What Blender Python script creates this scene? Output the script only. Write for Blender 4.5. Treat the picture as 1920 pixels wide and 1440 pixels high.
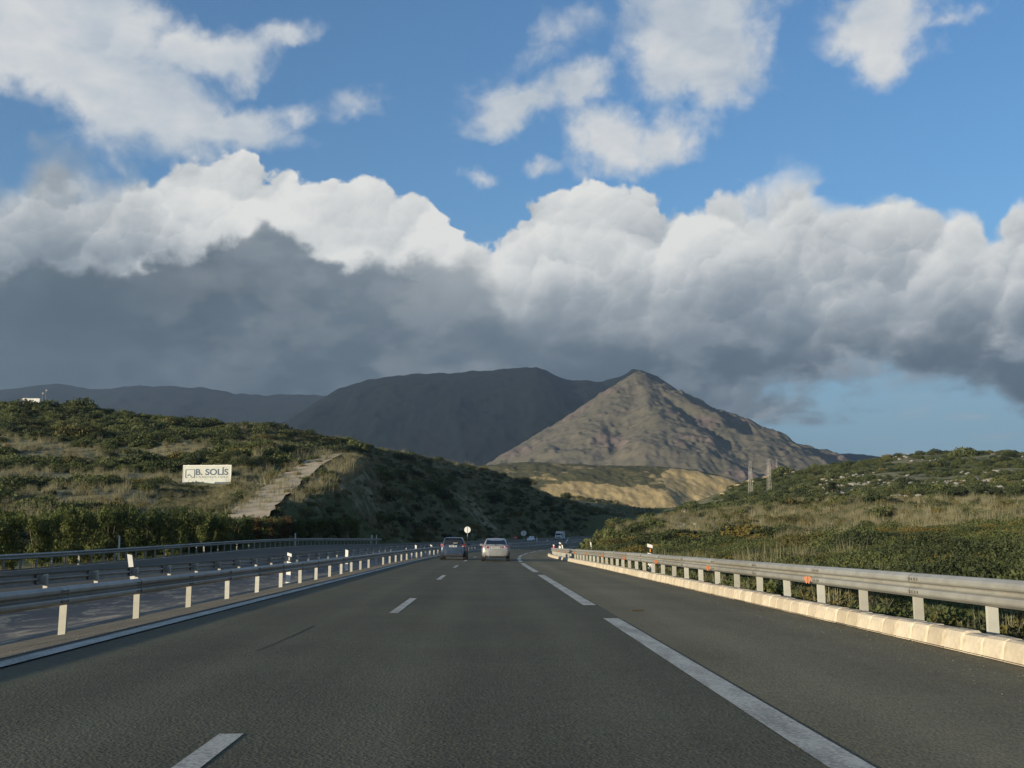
import bpy, bmesh, math, random
import numpy as np
from mathutils import Vector, Matrix, Euler

scene = bpy.context.scene
for _o in list(bpy.data.objects):
    bpy.data.objects.remove(_o)
col = scene.collection
R = math.radians

# ---------------------------------------------------------------- camera
# metres; +Y runs along the straight part of the motorway, the eye is at a driver's height
F_PX, CX, CY = 2121.0, 960.0, 720.0
PITCH, YAW, EYE = R(7.97), R(1.19), 1.165
cam_d = bpy.data.cameras.new("camera")
cam_d.sensor_width = 36.0
cam_d.lens = 36.0 * F_PX / 1920.0
cam_d.clip_start = 0.1
cam_d.clip_end = 40000.0
cam = bpy.data.objects.new("camera", cam_d)
col.objects.link(cam)
cam.location = (0.0, 0.0, EYE)
cam.rotation_euler = (R(90) + PITCH, 0.0, -YAW)
scene.camera = cam
scene.render.resolution_x, scene.render.resolution_y = 1024, 768


def ray(px, py):
    r, u, f = (px - CX) / F_PX, (CY - py) / F_PX, 1.0
    fy = f * math.cos(PITCH) - u * math.sin(PITCH)
    uz = f * math.sin(PITCH) + u * math.cos(PITCH)
    return (r * math.cos(YAW) + fy * math.sin(YAW), fy * math.cos(YAW) - r * math.sin(YAW), uz)


def at(px, py, Y):
    """World point seen at a photograph pixel at the distance Y along the road."""
    x, y, z = ray(px, py)
    return (x / y * Y, Y, EYE + z / y * Y)


def azel(px, py):
    x, y, z = ray(px, py)
    return (math.degrees(math.atan2(x, y)), math.degrees(math.atan2(z, math.hypot(x, y))))


# ---------------------------------------------------------------- light
SUN_EL, SUN_AZ = R(6.9), R(-129.0)          # azimuth clockwise from +Y: left and a little behind the camera
sun_dir = Vector((math.sin(SUN_AZ) * math.cos(SUN_EL), math.cos(SUN_AZ) * math.cos(SUN_EL), math.sin(SUN_EL)))
sun_d = bpy.data.lights.new("sun", 'SUN')
sun_d.energy = 5.0
sun_d.angle = R(0.53)
sun_d.color = (1.0, 0.86, 0.64)
sun = bpy.data.objects.new("sun", sun_d)
col.objects.link(sun)
sun.rotation_euler = (-sun_dir).to_track_quat('-Z', 'Y').to_euler()
sun.location = (-200, -100, 150)

scene.view_settings.view_transform = 'Standard'
scene.view_settings.look = 'None'
EXPOSURE = 0.75                                # the photograph is exposed for the low sun
scene.view_settings.exposure = EXPOSURE
scene.view_settings.gamma = 1.0
scene.view_settings.use_curve_mapping = False
scene.render.engine = 'CYCLES'
scene.cycles.max_bounces = 5
scene.cycles.diffuse_bounces = 2
scene.cycles.glossy_bounces = 2
scene.cycles.transmission_bounces = 3
scene.cycles.transparent_max_bounces = 6
scene.cycles.volume_bounces = 0
scene.cycles.use_denoising = True
scene.cycles.caustics_reflective = False
scene.cycles.caustics_refractive = False


class NB:
    """Small helper to wire shader nodes."""
    def __init__(self, nt):
        self.nt = nt

    def node(self, t, **kw):
        n = self.nt.nodes.new(t)
        for k, v in kw.items():
            setattr(n, k, v)
        return n

    def put(self, sock, v):
        if v is None:
            return
        if isinstance(v, bpy.types.NodeSocket):
            self.nt.links.new(v, sock)
        else:
            if isinstance(v, (tuple, list)) and sock.type == 'RGBA' and len(v) == 3:
                v = (*v, 1.0)
            sock.default_value = v

    def m(self, op, a, b=None, c=None, clamp=False):
        n = self.node('ShaderNodeMath', operation=op, use_clamp=clamp)
        for s, v in zip(n.inputs, (a, b, c)):
            self.put(s, v)
        return n.outputs[0]

    def vm(self, op, a, b=None, scale=None):
        n = self.node('ShaderNodeVectorMath', operation=op)
        self.put(n.inputs[0], a)
        if b is not None:
            self.put(n.inputs[1], b)
        if scale is not None:
            self.put(n.inputs[3], scale)
        return n.outputs['Value'] if op in ('LENGTH', 'DOT_PRODUCT', 'DISTANCE') else n.outputs[0]

    def ss(self, v, lo, hi, a=0.0, b=1.0, kind='SMOOTHSTEP'):
        n = self.node('ShaderNodeMapRange', interpolation_type=kind)
        for s, x in zip(n.inputs, (v, lo, hi, a, b)):
            self.put(s, x)
        return n.outputs[0]

    def mix(self, f, a, b, mode='MIX'):
        n = self.node('ShaderNodeMix', data_type='RGBA', blend_type=mode)
        self.put(n.inputs[0], f)
        self.put(n.inputs[6], a)
        self.put(n.inputs[7], b)
        return n.outputs[2]

    def noise(self, vec, scale, detail=4.0, rough=0.5, dist=0.0, lac=2.0, kind='FBM', color=False):
        n = self.node('ShaderNodeTexNoise', noise_dimensions='3D', noise_type=kind)
        self.put(n.inputs['Vector'], vec)
        n.inputs['Scale'].default_value = scale
        n.inputs['Detail'].default_value = detail
        n.inputs['Roughness'].default_value = rough
        n.inputs['Lacunarity'].default_value = lac
        n.inputs['Distortion'].default_value = dist
        return n.outputs['Color'] if color else n.outputs[0]

    def voro(self, vec, scale, detail=2.0, rough=0.5, smooth=0.6, feature='SMOOTH_F1'):
        n = self.node('ShaderNodeTexVoronoi', voronoi_dimensions='3D', feature=feature)
        self.put(n.inputs['Vector'], vec)
        n.inputs['Scale'].default_value = scale
        n.inputs['Detail'].default_value = detail
        n.inputs['Roughness'].default_value = rough
        if feature == 'SMOOTH_F1':
            n.inputs['Smoothness'].default_value = smooth
        return n.outputs['Distance']

    def ramp(self, f, stops, mode='LINEAR'):
        n = self.node('ShaderNodeValToRGB')
        cr = n.color_ramp
        cr.interpolation = mode
        while len(cr.elements) < len(stops):
            cr.elements.new(0.5)
        for e, (p, c) in zip(cr.elements, stops):
            e.position = p
            e.color = (*c, 1.0)
        self.put(n.inputs[0], f)
        return n.outputs[0]

    def curve(self, v, pts):
        n = self.node('ShaderNodeFloatCurve')
        c = n.mapping.curves[0]
        pts = sorted(pts)
        c.points[0].location = pts[0]
        c.points[1].location = pts[-1]
        for p in pts[1:-1]:
            c.points.new(*p)
        n.mapping.update()
        self.put(n.inputs['Value'], v)
        return n.outputs[0]


def s2l(r, g, b):
    f = lambda c: (c / 255 / 12.92) if c <= 10.3 else ((c / 255 + 0.055) / 1.055) ** 2.4
    return (f(r), f(g), f(b))


# ---------------------------------------------------------------- sky: Nishita air and procedural cumulus
world = bpy.data.worlds.new("World")
scene.world = world
world.use_nodes = True
world.cycles.sampling_method = 'MANUAL'
world.cycles.sample_map_resolution = 512
SKY_STRENGTH = 0.1


def build_sky():
    nt = world.node_tree
    nt.nodes.clear()
    b = NB(nt)
    out = b.node('ShaderNodeOutputWorld')
    bg = b.node('ShaderNodeBackground')
    bg.inputs['Strength'].default_value = SKY_STRENGTH
    nt.links.new(bg.outputs[0], out.inputs[0])
    sky = b.node('ShaderNodeTexSky', sky_type='NISHITA')
    sky.sun_disc = False
    sky.sun_elevation = SUN_EL
    sky.sun_rotation = SUN_AZ
    sky.altitude = 50.0
    sky.air_density = 1.0
    sky.dust_density = 0.6
    sky.ozone_density = 2.2
    tc = b.node('ShaderNodeTexCoord')
    d = tc.outputs['Generated']
    sep = b.node('ShaderNodeSeparateXYZ')
    nt.links.new(d, sep.inputs[0])
    x, y, z = sep.outputs
    u = b.m('MULTIPLY', b.m('ARCTAN2', x, y), 57.29578)
    v = b.m('MULTIPLY', b.m('ARCSINE', z), 57.29578)
    # the air itself, a little deeper in blue
    air = b.mix(1.0, sky.outputs[0], AIR_TINT, 'MULTIPLY')

    # shared noises
    warp = b.noise(d, 14.0, 3.0, 0.5, color=True)
    dw = b.vm('ADD', d, b.vm('SCALE', b.vm('SUBTRACT', warp, (0.5, 0.5, 0.5)), scale=0.035))
    f1 = b.noise(dw, 22.0, 8.0, 0.52)
    g1 = b.noise(dw, 11.0, 3.5, 0.5)
    # billows: each cell of a cellular pattern is taken as a round puff and shaded by which side of it faces the sun
    fwarp = b.noise(d, 60.0, 5.0, 0.6, color=True)
    dv = b.vm('ADD', dw, b.vm('SCALE', b.vm('SUBTRACT', fwarp, (0.5, 0.5, 0.5)), scale=0.016))
    lit_dir = Vector((-0.50, 0.0, 0.87))
    puff, bil = None, None
    for sc_, wt in ((14.0, 0.62), (29.0, 0.30), (66.0, 0.13)):
        vn = b.node('ShaderNodeTexVoronoi', voronoi_dimensions='3D', feature='SMOOTH_F1' if sc_ < 50 else 'F1')
        if sc_ < 50:
            vn.inputs['Smoothness'].default_value = 0.22
        nt.links.new(dv, vn.inputs['Vector'])
        vn.inputs['Scale'].default_value = sc_
        vn.inputs['Detail'].default_value = 0.0
        off = b.vm('SCALE', b.vm('SUBTRACT', dv, vn.outputs['Position']), scale=sc_ * wt)
        t_ = b.vm('DOT_PRODUCT', off, tuple(lit_dir))
        puff = t_ if puff is None else b.m('ADD', puff, t_)
        q_ = b.m('MULTIPLY', b.m('SUBTRACT', 0.5, vn.outputs['Distance']), wt)
        bil = q_ if bil is None else b.m('ADD', bil, q_)
    wide = b.noise(d, 5.0, 4.0, 0.5)
    wide2 = b.noise(b.vm('MULTIPLY', d, (1.0, 1.0, 2.4)), 9.0, 5.0, 0.55)
    fc = b.m('SUBTRACT', f1, 0.5)
    rel = puff

    lo, hi = -45.0, 45.0
    sway = b.node('ShaderNodeSeparateColor')
    nt.links.new(b.noise(b.vm('MULTIPLY', d, (1.0, 1.0, 1.6)), 9.0, 4.0, 0.55, color=True), sway.inputs[0])
    us = b.m('ADD', u, b.m('MULTIPLY', b.m('SUBTRACT', sway.outputs[1], 0.5), 7.0))
    un = b.m('DIVIDE', b.m('SUBTRACT', us, lo), hi - lo, clamp=True)

    def outline(pts, ends):
        q = [((azel(px, py)[0] - lo) / (hi - lo), azel(px, py)[1] / 40.0) for px, py in pts]
        q = [(0.0, ends / 40.0), (q[0][0] - 0.09, (ends * 0.6 + q[0][1] * 16) / 40.0)] + q + [(q[-1][0] + 0.09, (ends * 0.6 + q[-1][1] * 16) / 40.0), (1.0, ends / 40.0)]
        return b.m('MULTIPLY', b.curve(un, q), 40.0)

    def along(pts, ends):
        q = [((azel(px, 600)[0] - lo) / (hi - lo), val) for px, val in pts]
        return b.curve(un, [(0.0, ends)] + q + [(1.0, ends)])

    outside = b.ss(b.m('ABSOLUTE', u), 27.0, 42.0)
    roam = b.m('MULTIPLY', b.m('SUBTRACT', wide, 0.5), b.m('MULTIPLY', outside, 16.0))

    # --- layer 1: scattered small cumulus high up
    uv = b.node('ShaderNodeCombineXYZ')
    wob = b.node('ShaderNodeSeparateColor')
    nt.links.new(b.noise(d, 18.0, 5.0, 0.6, color=True), wob.inputs[0])
    nt.links.new(b.m('ADD', u, b.m('MULTIPLY', b.m('SUBTRACT', wob.outputs[0], 0.5), 2.6)), uv.inputs[0])
    nt.links.new(b.m('ADD', v, b.m('MULTIPLY', b.m('SUBTRACT', wob.outputs[1], 0.5), 2.6)), uv.inputs[1])
    field = None
    for px, py, rx, ry, rot, gain in PUFFS:
        a, e = azel(px, py)
        mp = b.node('ShaderNodeMapping', vector_type='TEXTURE')
        nt.links.new(uv.outputs[0], mp.inputs['Vector'])
        mp.inputs['Location'].default_value = (a, e, 0)
        mp.inputs['Rotation'].default_value = (0, 0, R(rot))
        k = math.cos(R(e))
        mp.inputs['Scale'].default_value = (rx / 35.5 / k, ry / 35.5, 1.0)
        g = b.m('MULTIPLY', b.m('SUBTRACT', 1.0, b.vm('LENGTH', mp.outputs[0])), gain)
        field = g if field is None else b.m('SMOOTH_MAX', field, g, 0.25)
    # beyond the frame the same kind of puffs, scattered by noise
    far_puffs = b.m('MULTIPLY', b.m('SUBTRACT', b.noise(d, 6.0, 3.0, 0.5), 0.56), 5.0)
    far_puffs = b.m('SUBTRACT', far_puffs, b.m('MULTIPLY', b.m('SUBTRACT', 1.0, b.m('MAXIMUM', outside, b.ss(v, 36.0, 50.0))), 6.0))
    field = b.m('MAXIMUM', field, far_puffs)
    fine = b.noise(dw, 70.0, 5.0, 0.6)
    fld = b.m('ADD', field, b.m('ADD', b.m('MULTIPLY', fc, 1.25), b.m('MULTIPLY', b.m('SUBTRACT', fine, 0.5), 0.6)))
    a1 = b.m('MULTIPLY', b.ss(fld, -0.12, 0.68), 0.97)
    l1 = b.m('ADD', b.m('MULTIPLY', rel, 0.22), b.m('ADD', 0.76, b.m('MULTIPLY', b.m('SUBTRACT', wide2, 0.5), 1.7)))
    l1 = b.m('SUBTRACT', l1, b.m('MULTIPLY', b.ss(fld, 0.45, 1.1), 0.10))
    c1 = b.ramp(l1, [(0.0, s2l(142, 160, 184)), (0.35, s2l(172, 185, 200)), (0.65, s2l(200, 206, 212)), (1.0, s2l(226, 226, 224))])

    # --- layer 2: the sunlit white bank
    top = b.m('ADD', outline(TOP_A, 15.0), roam)
    fn = b.m('SUBTRACT', fine, 0.5)
    t2 = b.m('ADD', b.m('ADD', b.m('SUBTRACT', top, v), b.m('MULTIPLY', fn, 0.8)), b.m('ADD', b.m('MULTIPLY', fc, 1.0), b.m('MULTIPLY', bil, 4.0)))
    soft = along(SOFT_A, 0.12)
    a2 = b.ss(t2, b.m('MULTIPLY', soft, -1.0), b.m('ADD', 0.12, b.m('MULTIPLY', soft, 4.0)))
    depth = b.ss(b.m('ADD', t2, b.m('MULTIPLY', b.m('SUBTRACT', wide2, 0.5), 4.5)), 0.6, b.m('MULTIPLY', along(DEPTH_A, 0.3), 20.0), kind='LINEAR')
    l2 = b.m('ADD', b.m('SUBTRACT', along(LIT_A, 0.8), 0.06), b.m('ADD', b.m('MULTIPLY', rel, 0.46), b.m('MULTIPLY', b.m('SUBTRACT', wide2, 0.5), 0.6)))
    l2 = b.m('ADD', b.m('SUBTRACT', l2, b.m('MULTIPLY', depth, 0.62)), b.m('MULTIPLY', fn, 0.22))
    c2 = b.ramp(l2, [(0.0, s2l(108, 120, 130)), (0.25, s2l(136, 146, 154)), (0.5, s2l(172, 178, 182)), (0.75, s2l(212, 214, 213)), (1.0, s2l(238, 237, 232))])

    # --- layer 3: the grey shaded bank in front of it
    topb = b.m('ADD', outline(TOP_B, 11.0), b.m('MULTIPLY', roam, 0.7))
    softb = b.m('MULTIPLY', along(SOFT_B, 0.25), 6.0)
    t3 = b.m('ADD', b.m('ADD', b.m('SUBTRACT', topb, v), b.m('MULTIPLY', fn, 1.5)), b.m('ADD', b.m('MULTIPLY', fc, 1.8), b.m('MULTIPLY', bil, 2.2)))
    a3 = b.ss(t3, b.m('MULTIPLY', softb, -0.7), b.m('ADD', softb, 0.45))
    a3 = b.m('MULTIPLY', a3, b.ss(b.m('ADD', wide2, b.m('MULTIPLY', rel, 0.15)), 0.28, 0.5, 0.86, 1.0))
    # the shaded bank is torn on the right, where paler cloud and sky show through it
    torn = b.m('MULTIPLY', b.ss(b.noise(b.vm('MULTIPLY', d, (1.0, 1.0, 1.9)), 13.0, 6.0, 0.56), 0.46, 0.60), along(TORN, 0.4))
    a3 = b.m('MULTIPLY', a3, b.m('SUBTRACT', 1.0, torn))
    dk = b.ss(b.m('ADD', v, b.m('ADD', b.m('MULTIPLY', b.m('SUBTRACT', wide2, 0.5), 5.5), b.m('MULTIPLY', b.m('SUBTRACT', g1, 0.5), 4.5))), 9.3, 17.3, kind='LINEAR')
    l3 = b.m('ADD', b.m('MULTIPLY', dk, 0.88), b.m('ADD', b.m('MULTIPLY', rel, 0.13), 0.06))
    l3 = b.m('ADD', l3, b.m('MULTIPLY', b.m('MULTIPLY', b.m('SUBTRACT', along(TONE_B, 0.5), 0.5), 0.9), b.ss(v, 6.5, 12.5, 0.15, 1.0)))
    c3 = b.ramp(l3, [(0.0, s2l(62, 75, 84)), (0.35, s2l(91, 103, 112)), (0.7, s2l(123, 133, 140)), (1.0, s2l(162, 167, 169))])

    # --- the ragged underside, with clear pale sky below it on the right
    bot = b.m('ADD', outline(BOTTOM, 3.5), b.m('MULTIPLY', roam, 0.25))
    tb = b.m('ADD', b.m('SUBTRACT', v, bot), b.m('ADD', b.m('MULTIPLY', b.m('SUBTRACT', wide2, 0.5), 7.0), b.m('MULTIPLY', fc, 2.6)))
    open_ = b.ss(tb, -0.6, 1.3)
    # thin streaks of cloud low over the horizon
    st = b.noise(b.vm('MULTIPLY', d, (1.0, 1.0, 5.5)), 13.0, 6.0, 0.58)
    strk = b.m('MULTIPLY', b.ss(st, 0.52, 0.68), b.m('MULTIPLY', b.m('MULTIPLY', b.ss(v, 8.0, 4.5), b.ss(v, 0.0, 1.5)), 0.6))
    c_st = b.ramp(b.m('ADD', 0.45, b.m('MULTIPLY', b.m('SUBTRACT', st, 0.55), 3.5)), [(0.0, s2l(112, 130, 145)), (1.0, s2l(186, 190, 190))])

    k = 1.0 / (SKY_STRENGTH * 2 ** EXPOSURE)
    lift = lambda c: b.mix(1.0, c, (k, k, k), 'MULTIPLY')
    low = b.mix(b.ss(v, 17.0, 3.0, 0.0, 0.92), air, lift(s2l(130, 160, 180)))
    c = b.mix(strk, low, lift(c_st))
    c = b.mix(a1, c, lift(c1))
    c = b.mix(b.m('MULTIPLY', a2, open_), c, lift(c2))
    c = b.mix(b.m('MULTIPLY', a3, open_), c, lift(c3))
    nt.links.new(c, bg.inputs['Color'])


AIR_TINT = (0.72, 1.02, 1.30)
PUFFS = [
    (40, 70, 165, 110, 0, 1.2), (190, 40, 140, 95, -20, 1.1), (170, 150, 190, 95, -28, 1.15), (290, 190, 170, 95, -20, 1.15),
    (375, 108, 140, 50, 6, 1.1), (455, 116, 60, 42, -30, 0.95), (395, 222, 170, 46, -8, 1.1), (300, 232, 140, 46, 0, 0.9), (540, 65, 60, 18, 15, 0.5),
    (555, 212, 46, 22, 30, 0.45), (685, 190, 55, 26, 10, 0.42),
    (985, 195, 120, 42, 28, 0.95), (1090, 150, 72, 42, 12, 1.05), (945, 222, 58, 46, 0, 0.8), (1010, 100, 120, 35, 40, 0.25),
    (1300, 80, 140, 120, -10, 1.35), (1345, 140, 78, 70, 30, 1.0), (1310, 10, 140, 70, 0, 1.0),
    (1160, 262, 105, 62, -15, 1.05), (1245, 265, 90, 65, 10, 1.05), (1190, 300, 100, 36, 0, 0.7),
    (1655, 35, 105, 70, 0, 1.1), (1655, 100, 46, 66, 10, 0.95), (1780, 32, 70, 14, 8, 0.4), (1590, 70, 50, 28, 0, 0.6),
    (900, 330, 34, 15, 0, 0.5), (1020, 312, 44, 18, 0, 0.5),
]
TOP_A = [(-60, 330), (0, 330), (40, 318), (70, 290), (110, 262), (145, 262), (185, 285), (240, 322), (280, 325), (315, 305), (345, 292),
         (400, 288), (430, 278), (475, 288), (500, 306), (545, 310), (570, 328), (598, 350), (640, 337), (665, 333), (700, 343),
         (755, 352), (778, 338), (805, 340), (832, 358), (850, 390), (864, 420), (885, 442), (912, 442), (932, 420), (960, 408),
         (985, 390), (1000, 372), (1016, 352), (1060, 346), (1095, 336), (1120, 352), (1140, 366), (1165, 378), (1185, 376),
         (1212, 362), (1262, 352), (1292, 336), (1335, 342), (1400, 336), (1440, 322), (1475, 312), (1515, 330), (1540, 362), (1562, 395),
         (1580, 405), (1605, 390), (1640, 374), (1688, 374), (1718, 396), (1760, 382), (1805, 386), (1835, 422), (1858, 428),
         (1885, 385), (1920, 362), (1980, 345)]
SOFT_A = [(-60, 0.5), (200, 0.45), (280, 0.12), (400, 0.05), (860, 0.06), (1000, 0.05), (1360, 0.08), (1440, 0.3), (1540, 0.5), (1600, 0.15), (1920, 0.2)]
DEPTH_A = [(-60, 0.55), (200, 0.6), (400, 0.85), (820, 0.8), (930, 0.40), (1080, 0.50), (1300, 0.46), (1480, 0.38), (1700, 0.38), (1920, 0.38)]
LIT_A = [(-60, 0.56), (150, 0.60), (260, 0.76), (400, 1.0), (560, 1.02), (830, 1.02), (1000, 0.95), (1100, 0.98), (1300, 0.95), (1500, 0.92), (1700, 0.92), (1920, 0.92)]
TOP_B = [(-60, 490), (0, 500), (15, 490), (50, 474), (100, 482), (140, 500), (185, 482), (235, 492), (255, 490), (282, 464), (322, 468),
         (352, 452), (400, 438), (440, 424), (482, 410), (512, 426), (542, 452), (572, 482), (602, 505), (640, 522), (662, 506),
         (692, 486), (715, 486), (738, 494), (762, 478), (802, 462), (832, 476), (862, 470), (895, 490), (935, 530), (1000, 575),
         (1100, 575), (1200, 555), (1300, 570), (1400, 590), (1500, 600), (1560, 585), (1700, 600), (1800, 575), (1920, 595), (1980, 580)]
SOFT_B = [(-60, 0.05), (200, 0.06), (560, 0.06), (820, 0.10), (900, 0.28), (1000, 0.4), (1500, 0.36), (1920, 0.32)]
TONE_B = [(-60, 0.36), (300, 0.28), (500, 0.42), (700, 0.70), (950, 0.82), (1200, 0.70), (1400, 0.62), (1600, 0.72), (1920, 0.74)]
TORN = [(-60, 0.12), (500, 0.10), (900, 0.2), (1200, 0.25), (1400, 0.6), (1600, 0.75), (1920, 0.75)]
BOTTOM = [(-60, 1090), (600, 1090), (1000, 1060), (1200, 1060), (1290, 900), (1370, 820), (1450, 780), (1520, 758), (1580, 735), (1640, 718), (1750, 730), (1850, 752), (1920, 775), (1980, 800)]
build_sky()

# ---------------------------------------------------------------- small tools
rng = np.random.default_rng(7)


def _hash(ix, iy, seed):
    n = (ix.astype(np.int64) * 374761393 + iy.astype(np.int64) * 668265263 + seed * 1442695041) & 0x7fffffff
    n = ((n ^ (n >> 13)) * 1274126177) & 0x7fffffff
    n = (n ^ (n >> 16)) & 0xffff
    return n / 65535.0


def vnoise(x, y, seed=0):
    x = np.asarray(x, float); y = np.asarray(y, float)
    ix, iy = np.floor(x), np.floor(y)
    fx, fy = x - ix, y - iy
    fx = fx * fx * fx * (fx * (fx * 6 - 15) + 10); fy = fy * fy * fy * (fy * (fy * 6 - 15) + 10)
    a = _hash(ix, iy, seed); b_ = _hash(ix + 1, iy, seed); c_ = _hash(ix, iy + 1, seed); d_ = _hash(ix + 1, iy + 1, seed)
    return (a + (b_ - a) * fx) * (1 - fy) + (c_ + (d_ - c_) * fx) * fy


def fbm(x, y, octv=4, seed=0, gain=0.5, ridged=False):
    s = 0.0; amp = 1.0; tot = 0.0; k = 1.0
    for i in range(octv):
        n = vnoise(np.asarray(x) * k + 17.3 * i, np.asarray(y) * k - 9.1 * i, seed + i * 31)
        if ridged:
            n = 1.0 - np.abs(2 * n - 1)
        s = s + amp * n; tot += amp
        amp *= gain; k *= 2.03
    return s / tot


def sstep(x, a, b_):
    t = np.clip((np.asarray(x, float) - a) / (b_ - a), 0, 1)
    return t * t * (3 - 2 * t)


def mesh_np(name, V, faces, mats=(), smooth=False, attrs=None, mat_idx=None):
    """A mesh from numpy: faces is an (n,3) or (n,4) array, or a list of such arrays."""
    if isinstance(faces, np.ndarray):
        faces = [faces]
    me = bpy.data.meshes.new(name)
    V = np.asarray(V, np.float32)
    me.vertices.add(len(V)); me.vertices.foreach_set("co", V.ravel())
    loops = np.concatenate([f.ravel() for f in faces]).astype(np.int32)
    sizes = np.concatenate([np.full(len(f), f.shape[1], np.int32) for f in faces])
    starts = np.concatenate(([0], np.cumsum(sizes)[:-1])).astype(np.int32)
    me.loops.add(len(loops)); me.loops.foreach_set("vertex_index", loops)
    me.polygons.add(len(sizes)); me.polygons.foreach_set("loop_start", starts)
    me.polygons.foreach_set("loop_total", sizes)
    if smooth:
        me.polygons.foreach_set("use_smooth", np.ones(len(sizes), bool))
    for m in mats:
        me.materials.append(m)
    if mat_idx is not None:
        me.polygons.foreach_set("material_index", np.asarray(mat_idx, np.int32))
    for k, a in (attrs or {}).items():
        at_ = me.attributes.new(k, 'FLOAT', 'POINT')
        at_.data.foreach_set("value", np.asarray(a, np.float32))
    me.update(calc_edges=True)
    me.validate()
    return me


class MB:
    """Collects boxes, tubes, prisms and lofts; becomes one mesh."""
    def __init__(self):
        self.v, self.f, self.mi, self.sm = [], [], [], []

    def add(self, verts, faces, mi=0, smooth=False):
        o = len(self.v)
        self.v += [tuple(p) for p in verts]
        for f in faces:
            self.f.append(tuple(i + o for i in f)); self.mi.append(mi); self.sm.append(smooth)
        return self

    def box(self, c, s, mi=0, rot=None, taper=1.0):
        hx, hy, hz = s[0] / 2, s[1] / 2, s[2] / 2
        vs = [Vector((x * (taper if z > 0 else 1), y * (taper if z > 0 else 1), z)) for z in (-hz, hz) for x, y in ((-hx, -hy), (hx, -hy), (hx, hy), (-hx, hy))]
        if rot is not None:
            m_ = Euler(rot).to_matrix()
            vs = [m_ @ q for q in vs]
        vs = [q + Vector(c) for q in vs]
        return self.add(vs, [(3, 2, 1, 0), (4, 5, 6, 7), (0, 1, 5, 4), (1, 2, 6, 5), (2, 3, 7, 6), (3, 0, 4, 7)], mi)

    def bar(self, a, b_, w, mi=0, n=4):
        a, b_ = Vector(a), Vector(b_)
        d = (b_ - a)
        q = d.to_track_quat('Z', 'Y')
        vs = []
        for e in (a, b_):
            for i in range(n):
                t = 2 * math.pi * (i + 0.5) / n
                vs.append(e + q @ Vector((math.cos(t) * w / 2, math.sin(t) * w / 2, 0)))
        fs = [(i, (i + 1) % n, n + (i + 1) % n, n + i) for i in range(n)] + [tuple(range(n - 1, -1, -1)), tuple(range(n, 2 * n))]
        return self.add(vs, fs, mi, n > 6)

    def cyl(self, c, r, h, axis='z', n=16, mi=0, r2=None):
        r2 = r if r2 is None else r2
        vs = []
        for k, rr in ((-h / 2, r), (h / 2, r2)):
            for i in range(n):
                t = 2 * math.pi * i / n
                p = (math.cos(t) * rr, math.sin(t) * rr, k)
                if axis == 'x':
                    p = (p[2], p[0], p[1])
                elif axis == 'y':
                    p = (p[1], p[2], p[0])
                vs.append(Vector(p) + Vector(c))
        fs = [(i, (i + 1) % n, n + (i + 1) % n, n + i) for i in range(n)]
        o = len(self.v)
        self.add(vs, fs, mi, True)
        return self.add([], [], mi) if False else self.add([vs[i] for i in range(2 * n)], [tuple(range(n - 1, -1, -1)), tuple(range(n, 2 * n))], mi)

    def prism(self, poly, axis, d0, d1, mi=0):
        """poly: 2-D points in the plane across axis ('x': (y,z), 'y': (x,z), 'z': (x,y))."""
        def p3(q, d):
            return (d, q[0], q[1]) if axis == 'x' else (q[0], d, q[1]) if axis == 'y' else (q[0], q[1], d)
        n = len(poly)
        vs = [p3(q, d0) for q in poly] + [p3(q, d1) for q in poly]
        fs = [(i, (i + 1) % n, n + (i + 1) % n, n + i) for i in range(n)] + [tuple(range(n - 1, -1, -1)), tuple(range(n, 2 * n))]
        return self.add(vs, fs, mi)

    def mesh(self, name, mats, recalc=True):
        me = bpy.data.meshes.new(name)
        me.from_pydata(self.v, [], self.f)
        for m in mats if isinstance(mats, (list, tuple)) else [mats]:
            me.materials.append(m)
        me.polygons.foreach_set("material_index", self.mi)
        me.polygons.foreach_set("use_smooth", self.sm)
        if recalc:
            bm = bmesh.new(); bm.from_mesh(me)
            bmesh.ops.recalc_face_normals(bm, faces=bm.faces)
            bm.to_mesh(me); bm.free()
        me.update()
        return me


def tag(o, label=None, cat=None, group=None, kind=None):
    for k, v in (("label", label), ("category", cat), ("group", group), ("kind", kind)):
        if v:
            o[k] = v
    return o


def link(name, data, parent=None, loc=(0, 0, 0), rot=(0, 0, 0), scale=(1, 1, 1)):
    o = bpy.data.objects.new(name, data)
    col.objects.link(o)
    o.location, o.rotation_euler, o.scale = loc, rot, scale
    if parent is not None:
        o.parent = parent
    return o


def thing(name, label, cat, loc=(0, 0, 0), rz=0.0, group=None, rot=None):
    o = link(name, None, None, loc, rot or (0, 0, rz))
    o.empty_display_size = 0.3
    return tag(o, label, cat, group)


def structure(name, me, parent=None):
    o = link(name, me, parent)
    if parent is None:
        o["kind"] = "structure"
    return o


# ---------------------------------------------------------------- materials
def new_mat(name):
    m = bpy.data.materials.new(name)
    m.use_nodes = True
    nt = m.node_tree
    nt.nodes.clear()
    b = NB(nt)
    out = b.node('ShaderNodeOutputMaterial')
    bs = b.node('ShaderNodeBsdfPrincipled')
    nt.links.new(bs.outputs[0], out.inputs[0])
    return m, b, bs, out


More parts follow.
